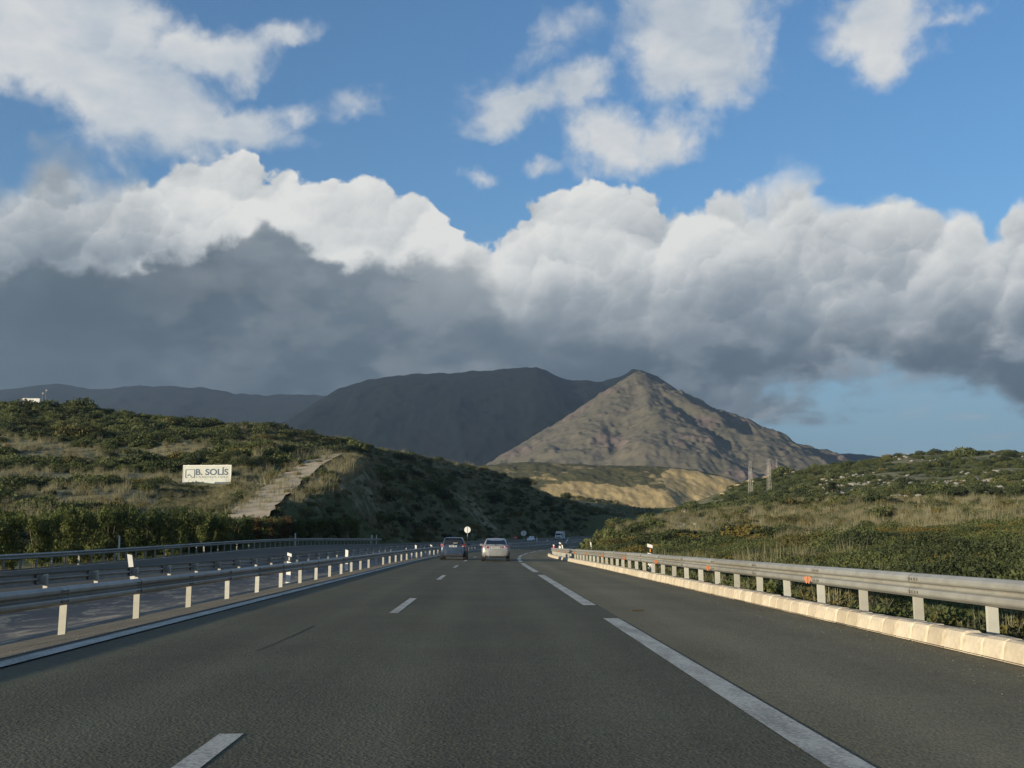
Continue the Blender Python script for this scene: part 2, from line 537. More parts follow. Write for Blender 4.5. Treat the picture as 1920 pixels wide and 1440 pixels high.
def simple_mat(name, c, rough=0.6, metal=0.0, vary=0.12, scale=6.0, dirt=None, bump=0.0, spec=0.5, coat=0.0, world_pos=False):
    m, b, bs, out = new_mat(name)
    pos = b.node('ShaderNodeNewGeometry').outputs['Position'] if world_pos else b.node('ShaderNodeTexCoord').outputs['Object']
    n = b.noise(pos, scale, 5.0, 0.6)
    f = b.ss(n, 0.3, 0.7, 1 - vary, 1 + vary)
    cc = b.mix(1.0, c, b.node('ShaderNodeCombineColor').outputs[0], 'MULTIPLY')
    comb = cc.node.inputs[7].links[0].from_node
    for i in range(3):
        b.put(comb.inputs[i], f)
    if dirt:
        n2 = b.noise(pos, scale * 0.37, 6.0, 0.65)
        cc = b.mix(b.ss(n2, 0.5, 0.72, 0.0, dirt[1]), cc, dirt[0])
    b.put(bs.inputs['Base Color'], cc)
    bs.inputs['Roughness'].default_value = rough
    bs.inputs['Metallic'].default_value = metal
    bs.inputs['Specular IOR Level'].default_value = spec
    bs.inputs['Coat Weight'].default_value = coat
    if bump:
        bp = b.node('ShaderNodeBump')
        bp.inputs['Strength'].default_value = bump
        bp.inputs['Distance'].default_value = 0.02
        b.put(bp.inputs['Height'], b.noise(pos, scale * 4, 5.0, 0.6))
        b.put(bs.inputs['Normal'], bp.outputs[0])
    return m


def asphalt_mat(name, dark, light, spec=0.35, seed=0.0):
    m, b, bs, out = new_mat(name)
    pos = b.vm('ADD', b.node('ShaderNodeNewGeometry').outputs['Position'], (seed, seed * 2, 0))
    agg = b.noise(pos, 34.0, 3.0, 0.7)                       # the aggregate of the surface course
    chip = b.voro(pos, 42.0, 0.0, feature='F1')
    wear = b.noise(b.vm('MULTIPLY', pos, (1.0, 0.06, 1.0)), 0.9, 5.0, 0.6)   # long streaks along the lanes
    blot = b.noise(pos, 0.35, 5.0, 0.6)
    agg2 = b.noise(pos, 9.0, 4.0, 0.7)
    f = b.m('ADD', b.m('ADD', b.m('MULTIPLY', b.m('SUBTRACT', agg, 0.5), 2.0), b.m('MULTIPLY', b.m('SUBTRACT', agg2, 0.5), 1.1)), b.m('ADD', b.m('MULTIPLY', wear, 0.9), b.m('MULTIPLY', blot, 0.8)))
    lat = b.node('ShaderNodeAttribute', attribute_name='lat').outputs['Fac']
    # pale wheel tracks either side of a slightly oily lane centre
    tr_ = b.m('ABSOLUTE', b.m('SUBTRACT', b.m('ABSOLUTE', b.m('SUBTRACT', b.m('MODULO', b.m('ADD', lat, 5.05), 3.46), 1.73)), 0.80))
    f = b.m('ADD', f, b.ss(b.m('ADD', tr_, b.m('MULTIPLY', b.m('SUBTRACT', wear, 0.5), 0.5)), 0.5, 0.0, -0.05, 0.13))
    c = b.mix(b.ss(f, 0.3, 1.4), dark, light)
    c = b.mix(b.m('MULTIPLY', b.ss(chip, 0.22, 0.08), b.ss(b.noise(pos, 21.0, 2.0), 0.5, 0.66, 0.0, 0.5)), c, (0.17, 0.155, 0.13))
    b.put(bs.inputs['Base Color'], c)
    bs.inputs['Roughness'].default_value = 0.82
    bs.inputs['Specular IOR Level'].default_value = spec
    bp = b.node('ShaderNodeBump')
    bp.inputs['Strength'].default_value = 0.55
    bp.inputs['Distance'].default_value = 0.012
    b.put(bp.inputs['Height'], b.m('ADD', agg, b.m('MULTIPLY', chip, 0.6)))
    b.put(bs.inputs['Normal'], bp.outputs[0])
    return m


def paint_mat(name, c, worn):
    m, b, bs, out = new_mat(name)
    pos = b.node('ShaderNodeNewGeometry').outputs['Position']
    n = b.noise(pos, 30.0, 4.0, 0.7)
    n2 = b.noise(b.vm('MULTIPLY', pos, (1.0, 0.3, 1.0)), 3.0, 5.0, 0.6)
    cc = b.mix(b.ss(b.m('ADD', b.m('MULTIPLY', n, 0.7), b.m('MULTIPLY', n2, 0.6)), 0.56, 0.78), c, worn)
    b.put(bs.inputs['Base Color'], cc)
    bs.inputs['Roughness'].default_value = 0.7
    bs.inputs['Specular IOR Level'].default_value = 0.3
    return m


def soil_mat(name, scrub=True):
    """Dry grass, bare earth and low green growth; the attribute 'green' (0..1) says how overgrown a place is."""
    m, b, bs, out = new_mat(name)
    pos = b.node('ShaderNodeNewGeometry').outputs['Position']
    att = b.node('ShaderNodeAttribute', attribute_name='green').outputs['Fac']
    n = b.noise(pos, 0.22, 7.0, 0.62)
    n2 = b.noise(pos, 1.7, 6.0, 0.65)
    n3 = b.noise(pos, 0.06, 4.0, 0.5)
    dry = b.ramp(b.m('ADD', b.m('MULTIPLY', n2, 0.6), b.m('MULTIPLY', n3, 0.4)),
                 [(0.3, (0.125, 0.117, 0.066)), (0.5, (0.205, 0.190, 0.110)), (0.7, (0.30, 0.275, 0.165))])
    grn = b.ramp(n2, [(0.3, (0.048, 0.056, 0.024)), (0.55, (0.090, 0.102, 0.040)), (0.75, (0.135, 0.140, 0.058))])
    f = b.ss(b.m('ADD', att, b.m('MULTIPLY', b.m('SUBTRACT', n, 0.5), 1.3)), 0.36, 0.60)
    b.put(bs.inputs['Base Color'], b.mix(f, dry, grn))
    bs.inputs['Roughness'].default_value = 0.95
    bs.inputs['Specular IOR Level'].default_value = 0.1
    bp = b.node('ShaderNodeBump')
    bp.inputs['Strength'].default_value = 0.7
    bp.inputs['Distance'].default_value = 0.5
    b.put(bp.inputs['Height'], n2)
    b.put(bs.inputs['Normal'], bp.outputs[0])
    return m


M = {}
M['soil'] = soil_mat('soil and dry grass')
M['asphalt'] = asphalt_mat('asphalt', (0.066, 0.063, 0.042), (0.136, 0.131, 0.086), 0.15)
M['asphalt_far'] = asphalt_mat('asphalt grey', (0.085, 0.080, 0.062), (0.135, 0.127, 0.098), 0.15, seed=31.0)
M['shoulder'] = asphalt_mat('asphalt of the shoulder', (0.115, 0.102, 0.062), (0.225, 0.200, 0.122), 0.15, seed=13.0)
M['paint'] = paint_mat('white road paint', (0.50, 0.49, 0.42), (0.24, 0.232, 0.195))
M['seam'] = simple_mat('bitumen seam', (0.046, 0.045, 0.040), 0.8, spec=0.1)
M['galv'] = simple_mat('galvanised steel', (0.31, 0.31, 0.28), 0.5, 0.25, 0.14, 2.0, ((0.19, 0.165, 0.12), 0.5))
M['galv_bright'] = simple_mat('pale galvanised post', (0.42, 0.42, 0.37), 0.55, 0.05, 0.08, 5.0, ((0.36, 0.32, 0.25), 0.4))
M['kerb'] = simple_mat('limewashed kerb stone', (0.52, 0.46, 0.355), 0.85, 0.0, 0.10, 9.0, ((0.34, 0.27, 0.175), 0.6), 0.25, 0.2)
def vary_by_object(m, lo, hi):
    """Each separate piece comes out a little lighter or darker."""
    b = NB(m.node_tree)
    bs = [n for n in m.node_tree.nodes if n.type == 'BSDF_PRINCIPLED'][0]
    src = bs.inputs['Base Color'].links[0].from_socket
    r = b.node('ShaderNodeObjectInfo').outputs['Random']
    tone = b.mix(r, (lo, lo * 0.97, lo * 0.92), (hi, hi, hi))
    b.put(bs.inputs['Base Color'], b.mix(1.0, src, tone, 'MULTIPLY'))


vary_by_object(M['kerb'], 0.78, 1.06)
vary_by_object(M['galv_bright'], 0.80, 1.08)
vary_by_object(M['galv'], 0.86, 1.08)
M['mortar'] = simple_mat('grey mortar', (0.20, 0.165, 0.12), 0.9)
M['white'] = simple_mat('white plastic', (0.70, 0.69, 0.65), 0.45, 0.0, 0.05)
M['black'] = simple_mat('black plastic', (0.018, 0.018, 0.02), 0.5)
M['orange'] = simple_mat('orange reflector', (0.30, 0.085, 0.010), 0.35, 0.0, 0.15, 30.0)
M['amber'] = simple_mat('amber reflector', (0.62, 0.25, 0.02), 0.3)
M['red'] = simple_mat('red sign face', (0.62, 0.035, 0.03), 0.4)
M['silver_refl'] = simple_mat('white reflector', (0.75, 0.77, 0.78), 0.25, 0.3)
M['sign_back'] = simple_mat('bare aluminium', (0.62, 0.63, 0.60), 0.45, 0.2, 0.06)

# ---------------------------------------------------------------- the motorway's line
Y0, YE = -40.0, 430.0


def road_c(Y):
    Y = np.asarray(Y, float)
    t = np.clip(Y - 55.0, 0, None)
    near = t * t / 2268.0
    k = 345.0
    return np.where(t < k, near, k * k / 2268.0 + (t - k) * 2 * k / 2268.0)


def road_dc(Y):
    return float(np.clip(Y - 55.0, 0, 345.0) * 2 / 2268.0)


def road_z(Y):
    t = np.clip(np.asarray(Y, float) - 130.0, 0, 300)
    return 2.9e-5 * t * t


def bank(Y):
    return 0.048 * sstep(Y, 45.0, 150.0)


XL_PTS = [-40.0, -28.0, -26.6, -25.4, -13.2, -12.4, -9.6, -7.6, -7.0, -4.95, -4.8, 5.1, 5.9, 7.6, 12.0]
XL_Z = [-0.6, -0.42, -0.36, -0.40, -0.40, -0.42, -0.70, -0.42, -0.34, -0.04, 0.0, 0.0, -0.05, -0.55, -0.75]


def RPz(Y, xl):
    xl = np.asarray(xl, float)
    return road_z(Y) - bank(Y) * np.clip(xl, -26.0, 7.0) + np.interp(xl, XL_PTS, XL_Z)


def RP(Y, xl, dz=0.0):
    return Vector((xl + float(road_c(Y)), Y, float(RPz(Y, xl)) + dz))


def heading(Y):
    return -math.atan(road_dc(Y))


def right_edge(Y):
    return 5.15 - 0.75 * float(sstep(Y, 55.0, 118.0))


# ---------------------------------------------------------------- the lie of the land, from points read along the slopes
CTRL = []


def cp(px, py, Y, dz=0.0):
    x, y, z = at(px, py, Y)
    CTRL.append((x, y, z + dz))


for a in [(0, 945, 150), (200, 945, 150), (60, 838, 262), (0, 838, 262), (200, 835, 262), (388, 914, 190), (380, 853, 262), (300, 900, 205), (120, 900, 200),
          (330, 945, 155),
          (0, 772, 372), (80, 767, 376), (170, 772, 380), (260, 786, 386), (360, 796, 392), (480, 806, 400), (560, 818, 408), (640, 835, 420), (720, 848, 440), (800, 859, 462), (900, 875, 505),
          (-300, 800, 380), (-300, 900, 230),
          (455, 978, 140), (478, 952, 152), (530, 908, 185), (575, 880, 208), (612, 857, 232), (650, 860, 252),
          (700, 876, 290), (780, 890, 340), (700, 962, 200), (640, 975, 178), (800, 962, 260), (760, 925, 265), (850, 925, 345), (900, 962, 330), (900, 915, 400), (1000, 962, 400), (1000, 930, 470),
          (1100, 966, 470), (1200, 978, 540), (1050, 936, 565), (1000, 918, 535), (1150, 942, 610), (1260, 952, 660), (1270, 975, 600),
          # right-hand side
          (1920, 1042, 40), (1920, 955, 190), (1700, 964, 190), (1560, 1004, 122), (1500, 968, 170), (1400, 951, 196), (1340, 958, 205), (1290, 988, 185), (1240, 1003, 175),
          (1200, 1009, 165), (1400, 1010, 95), (1600, 1018, 70), (1750, 1030, 52), (1750, 995, 105),
          (1290, 985, 330), (1330, 958, 370), (1400, 955, 330), (1480, 960, 300), (1600, 955, 270), (1700, 948, 300), (1920, 948, 290),
          (1480, 900, 560), (1480, 890, 605), (1540, 881, 615), (1600, 874, 622), (1700, 857, 622), (1800, 853, 622), (1880, 868, 622), (1920, 886, 625), (2050, 940, 650), (2200, 985, 660),
          (1700, 905, 440), (1850, 898, 450), (1560, 915, 440), (1380, 912, 610), (1400, 930, 520), (1300, 938, 540), (1300, 955, 450)]:
    cp(*a)
# the land behind the crests falls away again
for px, py, Y in [(0, 772, 372), (260, 786, 386), (480, 806, 400), (640, 835, 420), (800, 859, 462), (900, 875, 505), (1000, 918, 535), (1480, 890, 605), (1700, 852, 622), (1920, 868, 625)]:
    x, y, z = at(px, py, Y)
    CTRL.append((x * 1.35, y * 1.35, z * 0.55 - 2)); CTRL.append((x * 1.8, y * 1.8, z * 0.2 - 4))
CTRL += [(-300, 100, 12), (-200, 100, 8), (-110, 70, 3), (-60, 90, 1.5), (-45, 60, 0.2), (-31, 20, -0.5), (-31, 60, -0.4), (-31, 95, 0.0), (-30.5, 118, 1.2), (-100, 0, 0), (-300, 0, 5), (-31, -40, -0.5),
         (-420, 300, 35), (9, -40, -0.7), (9, 20, -0.7), (9, 60, -0.7), (11, 100, -0.5), (30, 20, -0.2), (60, 0, 0), (300, 0, 5), (200, 60, 6), (120, 60, 3), (300, 150, 14), (400, 300, 24), (520, 500, 40),
         (0, 900, 2), (200, 950, 4), (-300, 900, 4), (420, 950, 8), (700, 900, 20), (700, 300, 30), (-700, 300, 30), (-700, 900, 5), (100, 800, 6), (250, 800, 12)]
CT = np.array(CTRL)
_c2 = 22.0 ** 2


def _phi(d2):
    return np.sqrt(d2 + _c2)


_A = _phi(((CT[:, None, :2] - CT[None, :, :2]) ** 2).sum(-1))
_n = len(CT)
_K = np.zeros((_n + 1, _n + 1)); _K[:_n, :_n] = _A - np.eye(_n) * 1.5; _K[:_n, _n] = 1; _K[_n, :_n] = 1
_W = np.linalg.solve(_K, np.append(CT[:, 2], 0.0))


def rbf(X, Y):
    X = np.asarray(X, float).ravel(); Y = np.asarray(Y, float).ravel()
    o = np.empty(len(X))
    for i in range(0, len(X), 20000):
        s = slice(i, i + 20000)
        d2 = (X[s, None] - CT[None, :, 0]) ** 2 + (Y[s, None] - CT[None, :, 1]) ** 2
        o[s] = _phi(d2) @ _W[:_n] + _W[_n]
    return o


PATH_PTS = [at(447, 990, 134)[:2], at(455, 977, 140)[:2], at(478, 951, 152)[:2], at(505, 929, 168)[:2], at(530, 907, 185)[:2], at(556, 891, 200)[:2], at(580, 874, 213)[:2], at(612, 856, 232)[:2], at(622, 851, 246)[:2]]
PATH_PTS = np.array(PATH_PTS)
PATH_Z = np.array([at(447, 990, 134)[2] + 0.3, at(455, 977, 140)[2], at(478, 951, 152)[2], at(505, 929, 168)[2], at(530, 907, 185)[2], at(556, 889, 200)[2], at(580, 872, 213)[2], at(612, 855, 232)[2], at(622, 851, 246)[2]])


def path_height(X, Y):
    """Height of the dirt track at the point of it nearest to (X, Y)."""
    best = np.full(np.shape(X), 1e9); z = np.zeros(np.shape(X))
    for (ax, ay), (bx, by), za, zb in zip(PATH_PTS[:-1], PATH_PTS[1:], PATH_Z[:-1], PATH_Z[1:]):
        t = np.clip(((X - ax) * (bx - ax) + (Y - ay) * (by - ay)) / ((bx - ax) ** 2 + (by - ay) ** 2), 0, 1)
        dd = np.hypot(X - ax - t * (bx - ax), Y - ay - t * (by - ay))
        z = np.where(dd < best, za + (zb - za) * t, z)
        best = np.minimum(best, dd)
    return z




def path_dist(X, Y):
    X = np.asarray(X, float); Y = np.asarray(Y, float)
    best = np.full(X.shape, 1e9)
    for (ax, ay), (bx, by) in zip(PATH_PTS[:-1], PATH_PTS[1:]):
        t = np.clip(((X - ax) * (bx - ax) + (Y - ay) * (by - ay)) / ((bx - ax) ** 2 + (by - ay) ** 2), 0, 1)
        best = np.minimum(best, np.hypot(X - ax - t * (bx - ax), Y - ay - t * (by - ay)))
    return best


def ground_z(X, Y):
    X = np.asarray(X, float).ravel(); Y = np.asarray(Y, float).ravel()
    xl = X - road_c(Y)
    h = rbf(X, Y)
    far = np.clip(np.hypot(X, Y) / 150.0, 0.15, 1.6)
    h = h + (fbm(X / 34, Y / 34, 4, 3) - 0.5) * 3.2 * far * sstep(path_dist(X, Y), 1.0, 12.0) + (fbm(X / 8, Y / 8, 3, 9) - 0.5) * 0.7 * np.minimum(far, 1)
    pw = 1 - sstep(path_dist(X, Y), 5.2, 12.0)
    h = h * (1 - pw) + (path_height(X, Y) - 0.42) * pw
    corr = RPz(Y, xl) - 0.12 + (fbm(X / 3, Y / 3, 3, 21) - 0.5) * 0.12
    w = np.maximum(sstep(-xl, 27.0, 33.0 + 14.0 * sstep(Y, 190.0, 260.0)), sstep(xl, 7.0, 13.0))
    w = np.maximum(w, sstep(Y, 440.0, 480.0))
    return corr * (1 - w) + h * w


GRASS = [at(310, 850, 255) + (24, 22), at(170, 905, 200) + (26, 7), at(330, 938, 160) + (16, 10), at(690, 890, 250) + (8, 40), at(430, 935, 165) + (8, 10),
         at(1600, 985, 150) + (32, 22), at(1400, 965, 180) + (16, 20), at(1850, 985, 120) + (30, 22), at(1700, 1000, 100) + (20, 12), at(1330, 975, 195) + (10, 12), at(640, 900, 215) + (6, 22)]
LUSH = [at(150, 800, 330) + (90, 45), at(60, 880, 220) + (30, 14), at(200, 875, 225) + (22, 8), at(1250, 1010, 120) + (14, 45), at(1500, 1020, 80) + (14, 12), at(1180, 1005, 160) + (10, 30),
        at(1350, 945, 420) + (60, 60)]


def greenness(X, Y):
    X = np.asarray(X, float); Y = np.asarray(Y, float)
    g = 0.68 + (fbm(X / 26, Y / 19, 4, 77) - 0.5) * 1.5
    for x, y, z, rx, ry in GRASS:
        g = g - 0.5 * np.exp(-((X - x) / rx) ** 2 - ((Y - y) / ry) ** 2)
    for x, y, z, rx, ry in LUSH:
        g = g + 0.35 * np.exp(-((X - x) / rx) ** 2 - ((Y - y) / ry) ** 2)
    return np.clip(g, 0, 1)


def polar_grid(r0, r1, nr, a0, a1, na):
    r = np.geomspace(r0, r1, nr); a = np.radians(np.linspace(a0, a1, na))
    Rg, Ag = np.meshgrid(r, a, indexing='ij')
    return Rg * np.sin(Ag), Rg * np.cos(Ag)


def grid_faces(n0, n1):
    i = np.arange((n0 - 1))[:, None] * n1 + np.arange(n1 - 1)[None, :]
    i = i.ravel()
    return np.stack([i, i + 1, i + n1 + 1, i + n1], 1)


# near ground: wide sheet whose mesh gets coarser with distance; everything further out is the plain
gx, gy = polar_grid(3.0, 1050.0, 300, -100, 100, 460)
gx = gx.ravel(); gy = gy.ravel() - 3.0
gz = ground_z(gx, gy)
edge = sstep(np.hypot(gx, gy), 850, 1040)
gz = gz * (1 - edge) - 6.0 * edge
structure('ground', mesh_np('ground', np.stack([gx, gy, gz], 1), grid_faces(300, 460)[:, ::-1], [M['soil']], True, {'green': greenness(gx, gy)}))

px_, py_ = np.meshgrid(np.linspace(-14000, 14000, 41), np.linspace(-14000, 14000, 41), indexing='ij')
near0 = np.hypot(px_, py_).ravel() < 300
structure('plain', mesh_np('plain', np.stack([px_.ravel(), py_.ravel(), np.full(px_.size, -7.0)], 1), grid_faces(41, 41), [M['soil']], True, {'green': np.full(px_.size, 0.6)}))


# ---------------------------------------------------------------- roads, verge, median and markings
def ribbon(xl0, xl1, ya, yb, dz, nx=2, step=4.0, wob=0.0):
    ys = np.arange(ya, yb + step * 0.5, step)
    V = []
    for y in ys:
        a = xl0(y) if callable(xl0) else xl0
        c = xl1(y) if callable(xl1) else xl1
        for k in range(nx):
            V.append(RP(y, a + (c - a) * k / (nx - 1), dz))
    return np.array([tuple(q) for q in V]), grid_faces(len(ys), nx)


def strip(name, xl0, xl1, ya, yb, dz, mat, parent=None, nx=2, step=4.0):
    V, Fq = ribbon(xl0, xl1, ya, yb, dz, nx, step)
    lat = V[:, 0] - road_c(V[:, 1])
    return structure(name, mesh_np(name, V, Fq[:, ::-1], [mat], True, {'lat': lat}), parent)


def spread_mat():
    m, b, bs, out = new_mat('sheeted median with washed sand')
    pos = b.node('ShaderNodeNewGeometry').outputs['Position']
    stk = b.noise(b.vm('MULTIPLY', pos, (1.6, 0.45, 1.0)), 1.3, 6.0, 0.62, dist=0.6)
    fine = b.noise(pos, 9.0, 5.0, 0.6)
    f = b.ss(b.m('ADD', stk, b.m('MULTIPLY', b.m('SUBTRACT', fine, 0.5), 0.35)), 0.49, 0.64)
    b.put(bs.inputs['Base Color'], b.mix(f, (0.070, 0.071, 0.066), (0.30, 0.255, 0.18)))
    bs.inputs['Roughness'].default_value = 0.8
    return m


def verge_mat():
    m, b, bs, out = new_mat('gritty verge')
    pos = b.node('ShaderNodeNewGeometry').outputs['Position']
    n = b.noise(b.vm('MULTIPLY', pos, (1.5, 0.3, 1.0)), 2.2, 6.0, 0.65)
    g = b.noise(pos, 26.0, 4.0, 0.7)
    c = b.ramp(b.m('ADD', b.m('MULTIPLY', n, 0.6), b.m('MULTIPLY', g, 0.4)), [(0.32, (0.066, 0.058, 0.040)), (0.52, (0.120, 0.106, 0.072)), (0.7, (0.19, 0.170, 0.118))])
    b.put(bs.inputs['Base Color'], c)
    bs.inputs['Roughness'].default_value = 0.95
    bp = b.node('ShaderNodeBump'); bp.inputs['Strength'].default_value = 0.5; bp.inputs['Distance'].default_value = 0.03
    b.put(bp.inputs['Height'], g); b.put(bs.inputs['Normal'], bp.outputs[0])
    return m


M['median'] = spread_mat()
M['verge'] = verge_mat()
road = strip('road', -4.86, 2.06, Y0, YE, 0.0, M['asphalt'], None, 5, 4.0)
shoulder = strip('hard_shoulder', 2.06, lambda y: right_edge(y) + 0.25, Y0, YE, 0.0, M['shoulder'], None, 3, 4.0)
opp = strip('opposite_road', -25.5, -13.1, Y0, YE, 0.0, M['asphalt_far'], None, 5, 4.0)
strip('verge', -7.55, -4.86, Y0, YE, 0.0, M['verge'], None, 8, 2.0)
strip('median', -13.1, -7.55, Y0, YE, 0.0, M['median'], None, 8, 2.0)
# kept as pieces of the road: edge line, lane dashes, the long dashes beside the shoulder
strip('edge_line', -4.80, -4.58, Y0, YE, 0.004, M['paint'], road)
MARK_MESHES = {}


def dash(name, xl, w, ya, yb, parent):
    n = max(2, int((yb - ya) / 2.0) + 1)
    st = (yb - ya) / (n - 1)
    V, Fq = ribbon(xl - w / 2, xl + w / 2, ya, yb, 0.004, 2, st)
    o = RP((ya + yb) / 2, xl)
    me = mesh_np(name, V - np.array(o), Fq[:, ::-1], [M['paint']], True)
    link(name, me, parent, o)


LANE_Y = 24.2
for k in range(-2, 23):
    dash('lane_dash', -1.57, 0.15, LANE_Y - 5.0 + 17.0 * k, LANE_Y + 17.0 * k, road)
for k in range(-1, 17):
    dash('shoulder_dash', 1.90, 0.24, 21.5 + 23.6 * k, 21.5 + 23.6 * k + 19.9, road)
strip('edge_line', -13.75, -13.6, Y0, YE, 0.004, M['paint'], opp)
strip('edge_line', -25.0, -24.8, Y0, YE, 0.004, M['paint'], opp)
for k in range(0, 22):
    dash('lane_dash', -17.4, 0.12, 10 + 17.0 * k, 13.5 + 17.0 * k, opp)
# a bitumen seam in the left lane and the worn crack along the verge
mb = MB()
for a, c, w in [((12.6, -2.50), (14.4, -2.455), 0.016), ((14.4, -2.455), (16.3, -2.45), 0.022)]:
    p, q = RP(*a, 0.004), RP(*c, 0.004)
    mb.add([(p.x - w / 2, p.y, p.z), (p.x + w / 2, p.y, p.z), (q.x + w / 2, q.y, q.z), (q.x - w / 2, q.y, q.z)], [(0, 1, 2, 3)])
link('bitumen_seam', mb.mesh('bitumen_seam', M['seam'], False), road)
mb = MB()
pts = [(10, -5.25), (14, -5.18), (18, -5.22), (24, -5.15), (32, -5.2), (45, -5.12)]
for (ya, xa), (yb, xb) in zip(pts[:-1], pts[1:]):
    p, q = RP(ya, xa, 0.006), RP(yb, xb, 0.006)
    mb.add([(p.x - 0.03, p.y, p.z), (p.x + 0.03, p.y, p.z), (q.x + 0.03, q.y, q.z), (q.x - 0.03, q.y, q.z)], [(0, 1, 2, 3)])
link('bitumen_seam', mb.mesh('bitumen_seam', M['seam'], False), road)

# ---------------------------------------------------------------- far hills and mountains
def rock_mat(name, grass, rock, dark, scale, green_amt=0.5):
    m, b, bs, out = new_mat(name)
    g = b.node('ShaderNodeNewGeometry')
    pos = g.outputs['Position']
    att = b.node('ShaderNodeAttribute', attribute_name='rock').outputs['Fac']
    n = b.noise(pos, scale, 8.0, 0.62)
    n2 = b.noise(pos, scale * 6, 6.0, 0.65)
    n3 = b.noise(b.vm('MULTIPLY', pos, (1.0, 1.0, 3.0)), scale * 2.2, 6.0, 0.6)
    veg = b.ramp(b.m('ADD', b.m('MULTIPLY', n, 0.55), b.m('MULTIPLY', n2, 0.45)), [(0.32, grass[0]), (0.5, grass[1]), (0.68, grass[2])])
    rk = b.ramp(n2, [(0.3, rock[0]), (0.7, rock[1])])
    f = b.ss(b.m('ADD', att, b.m('MULTIPLY', b.m('SUBTRACT', n3, 0.5), 1.2)), 0.42, 0.62)
    c = b.mix(f, veg, rk)
    c = b.mix(b.ss(b.noise(pos, scale * 14, 4.0, 0.6), 0.60, 0.72, 0.0, 0.65), c, dark)     # separate dark bushes
    b.put(bs.inputs['Base Color'], c)
    bs.inputs['Roughness'].default_value = 0.95
    bs.inputs['Specular IOR Level'].default_value = 0.1
    bp = b.node('ShaderNodeBump'); bp.inputs['Strength'].default_value = 0.8; bp.inputs['Distance'].default_value = 0.35 / scale * 0.04
    b.put(bp.inputs['Height'], b.m('ADD', n2, n3)); b.put(bs.inputs['Normal'], bp.outputs[0])
    return m


M['mountain_rock'] = rock_mat('rocky mountain', ((0.092, 0.090, 0.068), (0.125, 0.115, 0.086), (0.155, 0.134, 0.104)), ((0.095, 0.078, 0.070), (0.20, 0.158, 0.132)), (0.050, 0.054, 0.042), 0.006)
M['mountain_wood_shaded'] = rock_mat('wooded range with painted cloud shade', ((0.006, 0.009, 0.009), (0.008, 0.012, 0.011), (0.011, 0.015, 0.013)), ((0.011, 0.013, 0.012), (0.018, 0.019, 0.017)), (0.006, 0.008, 0.008), 0.003)  # dark woods, with the shade of the clouds put into these colours


def silhouette(pts, Y):
    q = sorted((at(px, py, Y)[0], at(px, py, Y)[2]) for px, py in pts)
    return np.array([a for a, _ in q]), np.array([c for _, c in q])


# the bare pyramid
PY = 3000.0
peak = at(1197, 697, PY)
sx_, sz_ = silhouette([(700, 990), (820, 915), (860, 893), (905, 868), (950, 842), (1000, 815), (1040, 791), (1080, 766), (1120, 742), (1150, 723), (1172, 708), (1190, 698), (1200, 697), (1212, 701), (1226, 712), (1240, 723), (1262, 734), (1300, 746),
                       (1335, 763), (1370, 781), (1405, 800), (1440, 820), (1475, 833), (1510, 844), (1540, 853), (1565, 862), (1600, 880), (1700, 930), (1800, 990)], PY)
X_, Y_ = np.meshgrid(np.linspace(-420, 1300, 430), np.linspace(PY - 900, PY + 500, 350), indexing='ij')
dx, dy = X_ - peak[0], Y_ - PY
run = np.hypot(dx * 1.05, dy * 0.92)
ang = np.arctan2(dx, -dy * 0.92)                              # 0 towards the viewer
side = np.interp(peak[0] + np.sign(dx + 1e-6) * run, sx_, sz_)
left = np.interp(peak[0] - run, sx_, sz_); right = np.interp(peak[0] + run, sx_, sz_)
wr = 0.5 + 0.5 * np.sin(np.clip(ang, -math.pi / 2, math.pi / 2))
h = left * (1 - wr) + right * wr
# spurs and gullies running down from the top
warp_ = (fbm(X_ / 130, Y_ / 130, 4, 5) - 0.5) * 0.9
for a0, w, amp in [(-0.62, 0.20, 34), (-0.30, 0.10, -30), (-0.05, 0.16, 30), (0.28, 0.09, -34), (0.52, 0.14, 22), (0.85, 0.10, -26), (1.12, 0.12, 18), (-1.0, 0.12, -16)]:
    h = h + 0.48 * amp * np.exp(-((ang + warp_ * 0.35 - a0) / w) ** 2) * sstep(run, 30, 330) * (1 - 0.4 * sstep(run, 450, 700))
inner = 1 - sstep(np.abs(np.sin(ang)), 0.93, 1.0) * 0.85        # keep the skyline where it is
h = h + (fbm(X_ / 210, Y_ / 210, 5, 40, ridged=True) - 0.72) * 26 * inner * sstep(run, 20, 200)
crag = fbm(X_ / 60, Y_ / 60, 5, 41, 0.6, ridged=True)
h = h + (crag - 0.72) * 16 * (0.35 + 0.65 * inner) * sstep(run, 8, 60)
band = np.sin((h + (fbm(X_ / 90, Y_ / 90, 3, 8) - 0.5) * 90) / 15.0)
rockm = np.clip(0.22 + 1.1 * (fbm(X_ / 100, Y_ / 100, 4, 12) - 0.5) + 0.25 * sstep(band, 0.3, 0.9) + 0.35 * (crag - 0.6), 0, 1)
h = h + sstep(band, 0.0, 0.9) * 7.0 * rockm * inner
h = h + (fbm(X_ / 14, Y_ / 14, 4, 45, 0.6) - 0.5) * 11.0 * (0.5 + rockm)
h = np.maximum(h, -40)
structure('mountain', mesh_np('mountain', np.stack([X_.ravel(), Y_.ravel(), h.ravel()], 1), grid_faces(430, 350)[:, ::-1] if False else grid_faces(430, 350)[:, ::-1], [M['mountain_rock']], False, {'rock': rockm.ravel()}))


